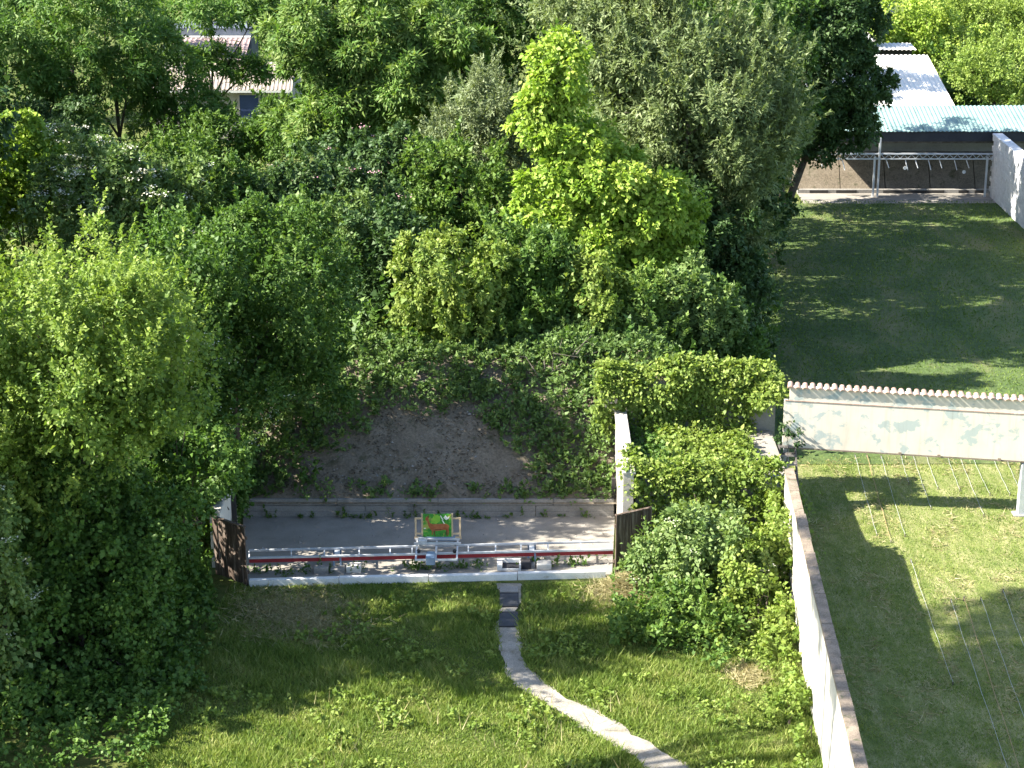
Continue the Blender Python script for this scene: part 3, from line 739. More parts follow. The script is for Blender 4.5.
# steel stair down from the shelter roof
root = empty('steel_stair', (7.8, 53.8, 0), 'narrow dark steel stair descending beside the shelter', 'stair')
sa, sb = A(779, 444, 53.9), A(795, 444, 53.9)
for s in (0, 1):
    xx = sa[0] if s == 0 else sb[0]
    MB().bar((xx, 54.0, sa[2] + .05), (xx, 52.0, .0), .04, .16).build('stringer', M['iron'], root)
for i in range(10):
    t = (i + .3) / 10; zz = (sa[2]) * (1 - t); yy = 54.0 - 2.0 * t
    tr = part('tread', M['iron'], root, lambda m: m.box(sa[0] + .022, sb[0] - .022, yy - .13, yy + .06, zz, zz + .03))
    part('nosing', M['nosing'], tr, lambda m: m.box(sa[0] + .022, sb[0] - .022, yy - .15, yy - .132, zz - .02, zz + .035))

# ================================================================== long white wall
wa, wb = G(855, 768, 2.7), G(798, 528, 2.7)
dr = (wb - wa) / np.linalg.norm(wb - wa); w0, w1 = (wa - dr * 5) * [1, 1, 0], (wb + dr * 4.2) * [1, 1, 0]
sd = np.array([dr[1], -dr[0], 0])
root = empty('long_wall', (w0 + w1) / 2 * [1, 1, 0], 'long white plastered wall with rough brown coping beside the lawn', 'wall')
th = .23
def wallbox(m, a, b, o0, o1, z0, z1):
    q = lambda p, o, z: p * [1, 1, 0] + sd * o + UP * z
    m.hexa([q(a, o0, z0), q(a, o1, z0), q(b, o1, z0), q(b, o0, z0)], [q(a, o0, z1), q(a, o1, z1), q(b, o1, z1), q(b, o0, z1)])
part('wall', M['white_plaster'], root, lambda m: wallbox(m, w0, w1, .02, th - .02, -.05, 2.62))
Lw = np.linalg.norm(w1 - w0); nseg = 26
for i in range(nseg):
    a, b = w0 + dr * (Lw * i / nseg + .006), w0 + dr * (Lw * (i + 1) / nseg - .006)
    j = rng.normal() * .008
    part('coping_stone', M['coping'], root, lambda m: wallbox(m, a, b, .012, th + .03 + j, 2.622, 2.70 + rng.random() * .02))
q0 = w0 + dr * (Lw * .28)
ivy('ivy', 'leafy ivy climbing the foot of the long white wall', 'ivy', 'vine',
    [(q0 - sd * .12, dr * (Lw * .70), UP * .4, -sd, 1.0), (w1 - dr * 5.5 - sd * .1, dr * 5.5, UP * 1.1, -sd, .9), (w1 - dr * 2.6 - sd * .1 + UP * .8, dr * 2.6, UP * 1.5, -sd + UP * .2, 1.3), (w1 - dr * 2.9 + UP * 2.2 - sd * .1, dr * .5, sd * .1, UP, 1.5)], q0 * [1, 1, 0], dens=13, thick=.26, tint=.55, keep=lambda C: C[:, 2] < 2.35)
ivy('ivy', 'creeper draped over the low left wall of the pit', 'ivy', 'hedge', [((-8.45, 50.5, 1.6), (.65, 0, 0), (0, 4.6, 0), (0, 0, 1), 1.2), ((-7.84, 51.9, .3), (0, 3, 0), (0, 0, 1.35), (1, 0, .2), 1.0), ((-8.5, 50.3, 1.0), (.4, 0, 0), (0, .2, .7), (0, -1, .3), 1.0)], (-8, 52.5, 1.6), dens=34, scale=1.0, thick=.16, tint=.45)

# ================================================================== suspended white screen over the lawn
bl, br = A(782, 444, 54.1), A(1024, 458.5, 53.45)
tl_, tr_ = A(793, 385, 54.1), A(1024, 396, 53.45)
bd = (br - bl) * [1, 1, 0]; blen = np.linalg.norm(bd); bd /= blen; bn = np.array([bd[1], -bd[0], 0])
ZB, ZT = (bl[2] + br[2]) / 2, (tl_[2] + tr_[2]) / 2
S0 = bl * [1, 1, 0] + bd * .0; LEN = 12.0
zb0, zb1 = bl[2], bl[2] + (br[2] - bl[2]) * LEN / blen
root = empty('safety_screen', S0 + bd * LEN / 2, 'long white overhead shooting screen with tile topping and faded patches', 'screen')
def scr(m, a, b, z0, z1, o0, o1):
    p, q = S0 + bd * a, S0 + bd * b; sl = (zb1 - zb0) / LEN
    e0, e1 = zb0 + sl * a, zb0 + sl * b
    m.hexa([p + bn * o1 + UP * (e0 + z0), q + bn * o1 + UP * (e1 + z0), q + bn * o0 + UP * (e1 + z0), p + bn * o0 + UP * (e0 + z0)],
           [p + bn * o1 + UP * (e0 + z1), q + bn * o1 + UP * (e1 + z1), q + bn * o0 + UP * (e1 + z1), p + bn * o0 + UP * (e0 + z1)])
HB = ZT - ZB
part('panel', M['screen'], root, lambda m: scr(m, 0, LEN, 0, HB * .76, 0, .22))
part('upper_panel', M['screen'], root, lambda m: scr(m, .15, LEN, HB * .762, HB - .02, .03, .22))
part('seam_ledge', M['tile'], root, lambda m: scr(m, 0.02, LEN, HB * .757, HB * .770, .19, .232))
part('bottom_beam', M['coping'], root, lambda m: scr(m, -.01, LEN, -.045, -.003, -.02, .226))
nt_ = int(LEN / .21)
m0 = MB()   # a half round ridge tile
vs = []; fs = []
for j, (yy, rr) in enumerate(((-.20, .082), (.20, .074))):
    for i in range(7):
        t = math.pi * i / 6; vs.append((math.cos(t) * rr, yy, math.sin(t) * rr * .8))
        vs.append((math.cos(t) * (rr - .014), yy, math.sin(t) * (rr - .014) * .8))
for i in range(6):
    a, b = 2 * i, 2 * i + 2
    fs += [(a, b, 14 + b, 14 + a), (a + 1, 15 + a, 15 + b, b + 1), (a, a + 1, b + 1, b), (14 + a, 14 + b, 15 + b, 15 + a)]
fs += [(0, 14, 15, 1), (12, 13, 27, 26)]
tile_me = m0.add(vs, fs).mesh('ridge_tile', M['tile'], False)
rz = math.atan2(bd[1], bd[0])
wi = world_of(root).inverted()
for i in range(nt_):
    a = .16 + i * .21; p = S0 + bd * a + bn * .11 + UP * (zb0 + (zb1 - zb0) * a / LEN + HB - .03 + rng.normal() * .006)
    t = link('ridge_tile', tile_me, root, None); t.location = tuple(p); t.rotation_euler = (R(6), rng.normal() * .03, rz + rng.normal() * .03)
# supporting post
pb = G(1020, 515)
part('post', M['galv'], root, lambda m: m.cbox(pb[0] - .1, pb[0] + .13, pb[1] - .1, pb[1] + .1, -.05, zb0 + (zb1 - zb0) * (pb[0] - S0[0]) / LEN - .085, .02))
part('post', M['galv'], root, lambda m: m.box(S0[0] + .05, S0[0] + .2, S0[1] - .1, S0[1] + .05, -.05, zb0 - .085))
part('base_plate', M['concrete'], root, lambda m: m.cbox(pb[0] - .22, pb[0] + .25, pb[1] - .2, pb[1] + .2, -.03, .06, .02))
for a in (3.3, 4.4, 6.1, 8.5): part('bolt_plate', M['coping'], root, lambda m: scr(m, a, a + .09, -.02, .05, .236, .262))
plant('small_shrub', 'small dark shrub under the left end of the white screen', 'shrub', 'dark', 53.7, [(787, 436, 8, 5)], rt=.03, dens=3, scale=.35, depth=.7, skirt=False, fill=0)

# ================================================================== cords over the lawn
cords = [(855, 455, 877, 535, 'string_white', 'first thin white cord beside the ivy on the right lawn'), (867, 455, 891, 541, 'string_orange', 'short orange cord near the left edge of the right lawn'),
         (881, 456, 905, 535, 'string_white', 'thin pale cord just right of the short orange cord'), (901, 456, 909, 483, 'string_white', 'shortest pale cord in the dark strip below the white screen'),
         (913, 455, 931, 508, 'string_white', 'pale cord starting under the middle of the white screen'), (926, 455, 938, 488, 'string_white', 'faint pale cord left of the bright white cord, upper lawn'),
         (947, 455, 960, 490, 'string_white', 'pale cord immediately left of the brightest white cord'), (959, 455, 984, 515, 'string_white', 'brightest white cord hanging from the white screen'),
         (973, 458, 990, 494, 'string_white', 'pale cord immediately right of the brightest white cord'), (993, 458, 1010, 494, 'string_white', 'pale cord left of the post under the white screen'),
         (1006, 458, 1021, 492, 'string_white', 'white cord running up to the post at the right edge'),
         (911, 560, 953, 683, 'string_white', 'leftmost long pale cord on the shaded lawn'), (951, 600, 1012, 780, 'string_white', 'long pale cord left of the long orange cord'),
         (964, 598, 1027, 790, 'string_orange', 'long orange cord on the shaded lawn'), (981, 598, 1040, 760, 'string_white', 'long pale cord right of the long orange cord'), (1003, 590, 1060, 740, 'string_white', 'rightmost long pale cord leaving the picture')]
for (u0, v0, u1, v1, mt, lab) in cords:
    a, b = G(u0, v0, .10), G(u1, v1, .07)
    root = empty('guide_line', (a + b) / 2 * [1, 1, 0], lab, 'cord', 'cords stretched over the lawn')
    pts = [lerp(a, b, t) - UP * .05 * math.sin(math.pi * t) * .6 + [.01 * math.sin(t * 20), 0, 0] for t in np.linspace(0, 1, 10)]
    MB().tube(pts, .0048 if mt == 'string_white' else .007, 5).build('cord', M[mt], root)
    for p in (a, b): MB().tube([p * [1, 1, 0] - UP * .1, p + UP * .03], .018, 5).build('peg', M['palebark'], root)

# ================================================================== butts at the far end of the lawn
YE = 95.6
xl, xr = 14.0, 34.0
ze = A(950, 131, YE)[2]; zr_ = 3.85; yr = 98.6
def corrug(name, mat, parent, p00, p10, p01, p11, pitch, amp, th=.01, rows=1, nrm=(0, 0, 1)):
    """corrugated sheet: ridges run from the p0- edge to the p1- edge"""
    p00, p10, p01, p11 = (np.array(p, float) for p in (p00, p10, p01, p11)); nrm = np.array(nrm, float)
    n = max(2, int(np.linalg.norm(p10 - p00) / pitch)) * 4
    m = MB(); vs = []; fs = []
    for i in range(n + 1):
        a, b = lerp(p00, p10, i / n), lerp(p01, p11, i / n); z = nrm * amp * math.sin(i * math.pi / 2 + .4)
        vs += [a + z, b + z]
    for i in range(n): fs.append((2 * i, 2 * i + 2, 2 * i + 3, 2 * i + 1))
    k = len(vs)
    vs += [v - nrm * th for v in vs]; fs += [tuple(k + q for q in f[::-1]) for f in fs]
    m.add(vs, fs)
    return m.build(name, mat, parent)
root = empty('target_shelter', (22, 97, 0), 'open fronted target shelter with pale green corrugated roof', 'shelter')
nsh = 10
for i in range(nsh):
    a, b = xl + (xr - xl) * i / nsh, xl + (xr - xl) * (i + 1) / nsh + .06
    dz = .012 * (i % 2)
    corrug('roof_sheet', M['greenroof'], root, (a, YE - .15, ze + dz), (b, YE - .15, ze + dz), (a, yr, zr_ + dz), (b, yr, zr_ + dz), .19, .022)
part('fascia', M['fascia'], root, lambda m: m.box(xl, xr, YE - .06, YE, ze - .50, ze - .05))
part('beam', M['palebark'], root, lambda m: m.box(xl, xr, YE + .1, YE + .25, ze - .62, ze - .505))
part('back_wall', M['grey_plaster'], root, lambda m: m.box(xl, xr, 98.3, 98.5, -.05, 3.55))
for i in range(9):
    a = xl + i * 2.22
    part('sand_panel', M['dirt'], root, lambda m: m.hexa([(a + .02, 96.4, 0), (a + 2.2, 96.4, 0), (a + 2.2, 98.28, 0), (a + .02, 98.28, 0)], [(a + .02, 97.5, 1.55), (a + 2.2, 97.5, 1.55), (a + 2.2, 98.28, 1.6), (a + .02, 98.28, 1.6)]))
part('kerb', M['concrete'], root, lambda m: m.cbox(xl, 23.5, 95.75, 95.95, -.02, .22, .02))
part('gutter', M['concrete'], root, lambda m: m.box(xl, 23.5, 94.2, 94.35, -.02, .06))
for (a, b) in ((14.6, 15.5), (15.9, 16.9), (18.2, 21.2), (21.9, 22.4), (22.7, 23.2)):
    part('slot', M['interior'], root, lambda m: m.box(a, b, 95.73, 95.748, .04, .18))
for u in (873, 877.5, 985): 
    xp = A(u, 190, 95.0)[0]
    part('post', M['galv'], root, lambda m: m.box(xp - .045, xp + .045, 94.95, 95.04, -.05, 2.0 if u != 877.5 else 3.0))
part('apron', M['sand'], root, lambda m: m.add([(xl, 93.2, .03), (23.4, 93.6, .03), (23.4, 96.5, .03), (xl, 96.5, .03)], [(0, 1, 2, 3)]))
# lattice beam in front
root = empty('lattice_beam', (20, 95.0, 0), 'galvanised lattice beam with hanging target clips in front of the shelter', 'lattice beam')
t0, t1 = A(805, 155, 94.9), A(1003, 158, 94.9); zc = (t0[2] + t1[2]) / 2
x0_, x1_ = t0[0], t1[0]
for zz, yy in ((zc + .12, 94.9), (zc - .12, 94.9), (zc + .1, 95.15)): MB().bar((x0_, yy, zz), (x1_, yy, zz), .05, .05).build('chord', M['galv'], root)
nd = 52
for i in range(nd):
    a, b = x0_ + (x1_ - x0_) * i / nd, x0_ + (x1_ - x0_) * (i + 1) / nd
    s = 1 if i % 2 else -1
    MB().bar((a, 94.9, zc - .1 * s), (b, 94.9, zc + .1 * s), .022, .022).build('brace', M['galv'], root)
for i, u in enumerate((820, 842, 886, 905, 915, 928, 939, 954, 966)):
    p = A(u, 166, 94.95)
    MB().bar((p[0], 94.95, zc - .19), (p[0] + .12, 94.8, zc - .55 - .1 * (i % 2)), .035, .035).build('target_clip', M['galv'], root)
for u, v in ((905, 168), (964, 172)):
    p = A(u, v, 94.85); part('target_disc', M['white_paint'], root, lambda m: m.tube([(p[0], 94.84, p[2]), (p[0], 94.86, p[2])], .09, 10))
# whitewashed block wall on the right of the lawn
root = empty('block_wall', (23.4, 91, 0), 'whitewashed block wall at the right edge of the far lawn', 'wall')
part('wall_core', M['grey_plaster'], root, lambda m: m.box(23.33, 23.72, 82, 95.3, -.05, 2.98))
bme = MB().cbox(-.03, .03, -.245, .245, 0, .235, .012).mesh('block', M['block'])
rw = 0
for r in range(12):
    for i in range(27):
        yy = 82.3 + i * .5 + (.25 if r % 2 else 0)
        if yy > 95.1: continue
        t = link('block', bme, root, None); t.location = (23.30 + rng.normal() * .006, yy, .01 + r * .248); t.rotation_euler = (0, 0, rng.normal() * .01)
for i in range(13):
    part('cap_block', M['block'], root, lambda m: m.cbox(23.26, 23.76, 82 + i * 1.03, 82 + i * 1.03 + 1.0, 2.985, 3.08, .015))

# ================================================================== sheds behind the butts
root = empty('white_roof_shed', (20, 105, 0), 'long shed with a bright white corrugated roof behind the green shelter', 'shed')
e0, e1 = A(868, 109, 101), A(953.5, 108, 101); zf_ = e1[2]
r1 = A(925, 55, 111)
xa = 12.5
for i in range(4):
    ta, tb_ = i / 4, (i + 1) / 4 + .012
    corrug('roof_sheet', M['whiteroof'], root, (xa + (e1[0] - xa) * ta, 101, zf_ + .01 * (i % 2)), (xa + (e1[0] - xa) * tb_, 101, zf_ + .01 * (i % 2)), (xa + (r1[0] - xa) * ta, 111, r1[2] + .01 * (i % 2)), (xa + (r1[0] - xa) * tb_, 111, r1[2] + .01 * (i % 2)), .22, .028)
part('wall', M['pale_wall'], root, lambda m: m.hexa([(xa + .2, 101.2, -.05), (e1[0] - .2, 101.2, -.05), (r1[0] - .2, 110.8, -.05), (xa + .2, 110.8, -.05)], [(xa + .2, 101.2, zf_ - .05), (e1[0] - .2, 101.2, zf_ - .05), (r1[0] - .2, 110.8, r1[2] - .06), (xa + .2, 110.8, r1[2] - .06)]))
part('gable_board', M['fascia'], root, lambda m: m.hexa([(e1[0] + .01, 101, zf_ - .35), (e1[0] + .05, 101, zf_ - .35), (r1[0] + .05, 111, r1[2] - .35), (r1[0] + .01, 111, r1[2] - .35)], [(e1[0] + .01, 101, zf_ - .04), (e1[0] + .05, 101, zf_ - .04), (r1[0] + .05, 111, r1[2] - .04), (r1[0] + .01, 111, r1[2] - .04)]))
root = empty('dark_front_shed', (22, 118, 0), 'low shed with white roof edge and dark front beyond the white roof', 'shed')
f0, f1 = A(862, 49, 116), A(912, 49, 116); zt_ = f0[2]
part('wall', M['interior'], root, lambda m: m.box(f0[0], f1[0], 116, 117.4, -.05, zt_ - .04))
corrug('roof_sheet', M['whiteroof'], root, (f0[0] - .2, 115.7, zt_), (f1[0] + .2, 115.7, zt_), (f0[0] - .2, 117.6, zt_ + .12), (f1[0] + .2, 117.6, zt_ + .12), .25, .03)
g0 = A(862, 42, 122); 
root = empty('gabled_shed', (g0[0] + 1, 124, 0), 'small pale gable roof rising behind the dark fronted shed', 'shed')
part('wall', M['pale_wall'], root, lambda m: m.box(g0[0] - 1, g0[0] + 1.2, 122, 127, -.05, g0[2] - .1))
part('roof', M['whiteroof'], root, lambda m: m.add([(g0[0] - 1.2, 121.8, g0[2] - .05), (g0[0] + 1.4, 121.8, g0[2] - .4), (g0[0] + .2, 127, g0[2] + .5), (g0[0] - 1.2, 127, g0[2] + .5), (g0[0] - 1.2, 121.8, g0[2] - .13), (g0[0] + 1.4, 121.8, g0[2] - .48), (g0[0] + .2, 127, g0[2] + .42), (g0[0] - 1.2, 127, g0[2] + .42)], [(0, 1, 2, 3), (7, 6, 5, 4), (0, 4, 5, 1), (1, 5, 6, 2), (2, 6, 7, 3), (3, 7, 4, 0)]))
d0, d1 = A(868, 13, 140), A(895, 13, 140)
root = empty('dark_building', ((d0[0] + d1[0]) / 2, 142, 0), 'dark building at the top edge behind the trees', 'building')
part('wall', M['slate'], root, lambda m: m.box(d0[0] - 2, d1[0], 140, 146, -.05, 5.2))
part('roof', M['fascia'], root, lambda m: m.cbox(d0[0] - 2.3, d1[0] + .3, 139.7, 146.3, 5.203, 5.4, .05))

# ================================================================== house among the trees, upper left
root = empty('tin_roof_house', (-13.5, 112, 0), 'old house with corrugated pinkish roof and blue door among the trees', 'house')
h0, h1 = A(150, 90, 109), A(292, 90, 109); zh = h0[2]
part('wall', M['pale_wall'], root, lambda m: m.box(h0[0] + .2, h1[0] - .3, 109.3, 117, -.05, zh - .04))
zq = A(230, 62, 113.5)[2]
xm = A(236, 70, 111)[0]
corrug('roof_sheet', M['brownroof'], root, (xm, 109, zh), (h1[0], 109, zh), (xm - .3, 113.5, zq), (h1[0] - .3, 113.5, zq), .22, .03)
corrug('roof_sheet', M['brownroof'], root, (h0[0], 109, zh + .02), (xm - .03, 109, zh + .02), (h0[0] - .3, 113.5, zq + .02), (xm - .33, 113.5, zq + .02), .22, .03)
zq2 = A(220, 38, 118.5)[2]
corrug('roof_sheet', M['rusty'], root, (h0[0] - .3, 113.3, zq + .1), (xm + .2, 113.3, zq + .1), (h0[0] - .6, 118.5, zq2), (xm - .1, 118.5, zq2), .28, .03)
part('ridge_cap', M['white_paint'], root, lambda m: m.bar((h0[0] - .6, 118.6, zq2 + .05), (xm - .1, 118.6, zq2 + .05), .3, .08))
part('upper_wall', M['slate'], root, lambda m: m.box(h0[0] - .6, xm - .1, 118.8, 122, 0, zq2 + .55))
dx0, dx1 = A(240, 110, 109.2)[0], A(259, 110, 109.2)[0]
dz1 = A(250, 95, 109.2)[2]
door = part('door', M['blue_door'], root, lambda m: m.box(dx0, dx1, 109.2, 109.297, -.03, dz1))
part('door_frame', M['pale_wall'], door, lambda m: (m.box(dx0 - .08, dx0 - .003, 109.19, 109.297, -.03, dz1 + .08), m.box(dx1 + .003, dx1 + .08, 109.19, 109.297, -.03, dz1 + .08), m.box(dx0, dx1, 109.19, 109.297, dz1 + .003, dz1 + .08)))
part('eaves_board', M['white_paint'], root, lambda m: m.bar((h0[0], 108.98, zh - .09), (h1[0], 108.98, zh - .09), .03, .12))
part('window', M['interior'], root, lambda m: m.box(dx0 - 2.2, dx0 - 1.3, 109.25, 109.298, .9, 1.9))
root = empty('low_wall', (-19, 97, 0), 'low pale masonry wall glimpsed below the trees, upper left', 'wall')
l0, l1 = A(88, 146, 97), A(205, 146, 97)
part('wall', M['pale_wall'], root, lambda m: m.box(l0[0], l1[0], 97, 97.3, -.05, .75))
part('coping', M['concrete'], root, lambda m: m.cbox(l0[0] - .05, l1[0] + .05, 96.95, 97.35, .753, .82, .02))

# ================================================================== trees and shrubs
G1 = 'woodland behind the pit'
# --- left foreground
plant('hornbeam_tree', 'large yellow green tree with upright shoots at the left edge', 'tree', 'bright', 43.8,
      [(35, 345, 75, 75), (105, 345, 70, 65), (5, 410, 60, 75), (150, 395, 42, 55, -.5), (85, 410, 75, 65, -1), (40, 470, 60, 50, .5), (110, 305, 52, 45, 4), (150, 335, 40, 40, 6)], rt=.2, tint=.62, rough=.34, bu=40)
plant('creeper_hedge', 'dense dark creeper hedge beside the left plank screen', 'hedge', 'hedge', 47.0,
      [(195, 500, 48, 72), (215, 478, 30, 48, 1.5), (190, 575, 40, 60, -1), (150, 530, 60, 80), (205, 540, 32, 50, -.2), (185, 465, 45, 60, 3), (165, 430, 45, 50, 4.5), (150, 400, 40, 45, 6)], rt=.08, tint=.42, depth=.8, keep=lambda P: ~((P[:, 0] > -8.0 + .35 * (P[:, 2] < .9) - (P[:, 2] > 1.5) * .0) & (P[:, 2] < 1.75) & (P[:, 1] < 50)))
plant('creeper_hedge', 'dense dark creeper hedge filling the lower left corner', 'hedge', 'hedge', 43,
      [(115, 590, 75, 85, 1), (50, 660, 85, 95), (145, 660, 48, 75), (30, 740, 95, 75, -2), (110, 745, 55, 60, -2), (60, 570, 70, 70, 1.5), (70, 510, 75, 62, 1.5), (10, 520, 50, 60, 1), (165, 700, 28, 50, -.8)], rt=.08, tint=.4, depth=.8)
plant('elder_shrub', 'sunlit shrub with white flower heads at the left edge, halfway down', 'shrub', 'grey', 41.5, [(2, 545, 22, 55), (0, 610, 20, 50)], rt=.05, tint=.6, flowers=('flower', 12, 26, .11, .05, -.3))
plant('elder_shrub', 'dark shrub sprinkled with tiny white flowers above the left plank screen', 'shrub', 'mid', 51.5, [(225, 415, 42, 48), (190, 370, 38, 42)], rt=.06, tint=.4, keep=lambda P: P[:, 0] < -7.55, flowers=('flower', 130, 6, .1, .045, -.2))
plant('round_shrub', 'big rounded dark green shrub with pale upright tips left of the bank', 'shrub', 'mid', 54.3, [(240, 280, 70, 65), (285, 335, 52, 75, -.5), (190, 295, 45, 65), (245, 370, 65, 60, -1), (190, 285, 42, 55, -3)], rt=.14, tint=.33, rough=.28)
plant('blossom_spray', 'small climbing plant with a white blossom spray between the two left trees', 'shrub', 'bright', 47, [(172, 325, 20, 12), (190, 345, 8, 22), (150, 355, 16, 10)], rt=.03, tint=.6, dens=1.8, scale=.7, flowers=('flower', 16, 26, .12, .05, -.2))
# --- shrubs behind the bank, left and middle
plant('elder_bush', 'broad elder bush covered in white flower heads, upper left', 'shrub', 'grey', 65, [(125, 190, 58, 45), (78, 185, 35, 38), (160, 230, 45, 32, -1), (70, 225, 40, 30, -1)], rt=.08, tint=.55, flowers=('flower', 95, 26, .14, .07, .0))
plant('light_shrub', 'bright yellow green shrub at the left edge below the tall trees', 'shrub', 'lime', 68, [(18, 150, 33, 36), (5, 200, 30, 38), (35, 190, 22, 26)], rt=.07, tint=.45)
plant('leafy_shrub', 'leafy shrub between the elder bush and the pink blossom', 'shrub', 'mid', 67, [(212, 195, 38, 42), (185, 175, 28, 25), (240, 235, 30, 25)], rt=.07, tint=.55)
plant('leafy_shrub', 'dark shrub speckled with pale pink blossom left of centre', 'shrub', 'dark', 68, [(300, 200, 52, 42), (345, 215, 42, 38), (270, 235, 35, 30)], rt=.07, tint=.6, flowers=('pink', 14, 20, .13, .06, .1))
plant('leafy_shrub', 'dark shrub with pink blossom below the ash tree', 'shrub', 'dark', 72, [(385, 185, 48, 38), (430, 190, 36, 36), (360, 165, 30, 25)], rt=.07, tint=.5, flowers=('pink', 16, 20, .13, .06, .1))
plant('leafy_shrub', 'shrub with pale leaf tips just right of the big rounded shrub', 'shrub', 'grey', 63, [(330, 250, 42, 40), (355, 290, 30, 40), (310, 225, 30, 25)], rt=.06, tint=.45)
plant('leafy_shrub', 'dark green shrub left of the drooping vine mound', 'shrub', 'dark', 62, [(385, 245, 40, 38), (375, 300, 35, 45), (400, 270, 30, 40)], rt=.06, tint=.5)
plant('leafy_shrub', 'light tipped shrub below the silvery tree', 'shrub', 'mid', 70, [(460, 195, 42, 40), (490, 215, 30, 35), (440, 225, 30, 26)], rt=.06, tint=.6)
plant('vine_mound', 'pale vine covered mound with drooping strands above the bank', 'vine', 'vine', 60, [(450, 290, 44, 48), (425, 320, 32, 40), (480, 275, 30, 38), (470, 330, 36, 34)], rt=.07, tint=.55, droop_strands=45)
plant('climber_bush', 'dark climber thicket right of the drooping vine mound', 'shrub', 'mid', 61, [(525, 270, 36, 45), (545, 320, 42, 48), (510, 340, 36, 36, -.6), (560, 290, 32, 40)], rt=.07, tint=.42)
plant('climber_bush', 'pale vine column hanging below the lime green tree', 'vine', 'vine', 60.3, [(600, 310, 19, 48), (590, 285, 14, 26), (608, 345, 22, 30)], rt=.06, tint=.58, droop_strands=14)
plant('climber_bush', 'leafy bush behind the left end of the ivy wall', 'shrub', 'grey', 60, [(610, 350, 32, 34), (575, 355, 34, 34), (640, 345, 26, 36)], rt=.06, tint=.4)
plant('leafy_shrub', 'bright leaved small shrub under the right side of the lime tree', 'shrub', 'mid', 60.5, [(655, 318, 20, 22), (640, 300, 22, 22), (660, 345, 24, 24)], rt=.06, tint=.75)
plant('leafy_shrub', 'greyish shrub behind the middle of the ivy wall', 'shrub', 'grey', 61, [(700, 290, 28, 30), (690, 325, 30, 30), (715, 320, 24, 26)], rt=.06, tint=.55)
plant('leafy_shrub', 'dark green shrub behind the right part of the ivy wall', 'shrub', 'mid', 61.5, [(725, 335, 26, 36), (712, 355, 28, 26), (745, 362, 18, 18)], rt=.06, tint=.35)
plant('dark_hedge', 'dark overgrown hedge along the left side of the far lawn', 'hedge', 'dark', 74, [(726, 280, 28, 50, -4), (742, 245, 24, 55), (764, 212, 22, 40, 8), (738, 310, 22, 40, -6), (738, 345, 20, 26, -9)], skirt=False, rt=.08, tint=.5, depth=1.5)
plant('dark_hedge', 'dark thicket under the big olive tree', 'shrub', 'dark', 68, [(650, 265, 40, 44), (690, 235, 44, 50), (728, 265, 26, 50)], rt=.08, tint=.45)
# --- the big trees
plant('maple_tree', 'bright lime green maple standing in the sun right of centre', 'tree', 'lime', 64,
      [(554, 72, 19, 38), (545, 118, 23, 34), (567, 132, 23, 34), (576, 160, 32, 32), (596, 184, 40, 32), (550, 205, 38, 30), (612, 215, 52, 42), (655, 215, 34, 36), (600, 252, 50, 28), (650, 255, 32, 26)], rt=.2, tint=.52, rough=.3)
plant('locust_tree', 'huge olive green feathery tree behind the lime maple', 'tree', 'olive', 71,
      [(685, 60, 72, 62), (635, 80, 55, 60, -1), (738, 92, 44, 58), (690, 130, 75, 60, -1.5), (650, 160, 45, 60), (722, 180, 44, 60, -1), (755, 128, 28, 50), (620, 25, 55, 40), (695, 215, 46, 50, -1), (590, 40, 40, 36)], rt=.32, tint=.5, rough=.3, bark='palebark', skirt=False)
plant('dark_tree', 'dark green drooping tree hanging over the green shelter roof', 'tree', 'dark', 86,
      [(828, 50, 44, 50), (800, 15, 50, 40), (842, 95, 34, 42), (812, 105, 28, 45), (848, 20, 30, 40), (862, 85, 20, 28), (822, 150, 14, 24), (864, 122, 12, 22)], rt=.22, tint=.5, skirt=False, bu=775)
plant('ash_tree', 'tall ash with bright tufted leaves at the top left of centre', 'tree', 'ash', 84,
      [(305, 28, 32, 30), (308, 60, 28, 24), (335, 90, 38, 32), (375, 45, 46, 44), (410, 85, 46, 42), (355, 118, 50, 28), (430, 45, 36, 36), (330, 122, 36, 22)], rt=.2, tint=.6, rough=.3, skirt=False)
plant('silver_shrub', 'silvery green feathery tree between the ash and the lime maple', 'tree', 'silver', 75, [(478, 110, 36, 34), (500, 140, 30, 30), (465, 145, 28, 26), (520, 170, 20, 22)], rt=.1, tint=.5)
plant('dark_tree', 'dark tree at the top edge right of the ash', 'tree', 'mid', 97, [(465, 15, 55, 45), (515, 35, 44, 46), (445, 65, 40, 34), (555, 12, 40, 34)], rt=.2, tint=.35)
plant('thin_tree', 'slender pale green tree in the top left corner', 'tree', 'ash', 92, [(40, 40, 46, 45), (20, 90, 36, 40), (65, 85, 34, 34)], rt=.13, tint=.42, dens=.5, rough=.4, fill=5, skirt=False, bu=35)
plant('thin_tree', 'slender forked tree left of the tin roofed house', 'tree', 'ash', 93, [(105, 30, 40, 40), (120, 80, 38, 30), (90, 110, 40, 26), (140, 50, 26, 30)], rt=.13, tint=.48, dens=.48, rough=.4, fill=5, skirt=False, bu=115)
plant('thin_tree', 'leafy young tree in front of the tin roofed house', 'tree', 'ash', 95, [(172, 85, 30, 40), (160, 120, 32, 26), (205, 118, 20, 18)], rt=.1, tint=.4, dens=.55, rough=.35, fill=5, skirt=False, bu=160)
plant('thin_tree', 'tree overhanging the tin roof from the top edge', 'tree', 'ash', 99, [(205, 62, 26, 16), (255, 72, 18, 12), (215, 4, 50, 14), (165, 15, 34, 20), (258, 12, 24, 14)], rt=.12, tint=.45, dens=.5, rough=.4, fill=3, skirt=False, bu=195)
plant('leafy_shrub', 'shady shrub in front of the blue door', 'shrub', 'mid', 90, [(225, 140, 34, 20), (270, 130, 36, 24), (190, 150, 30, 16)], rt=.06, tint=.42)
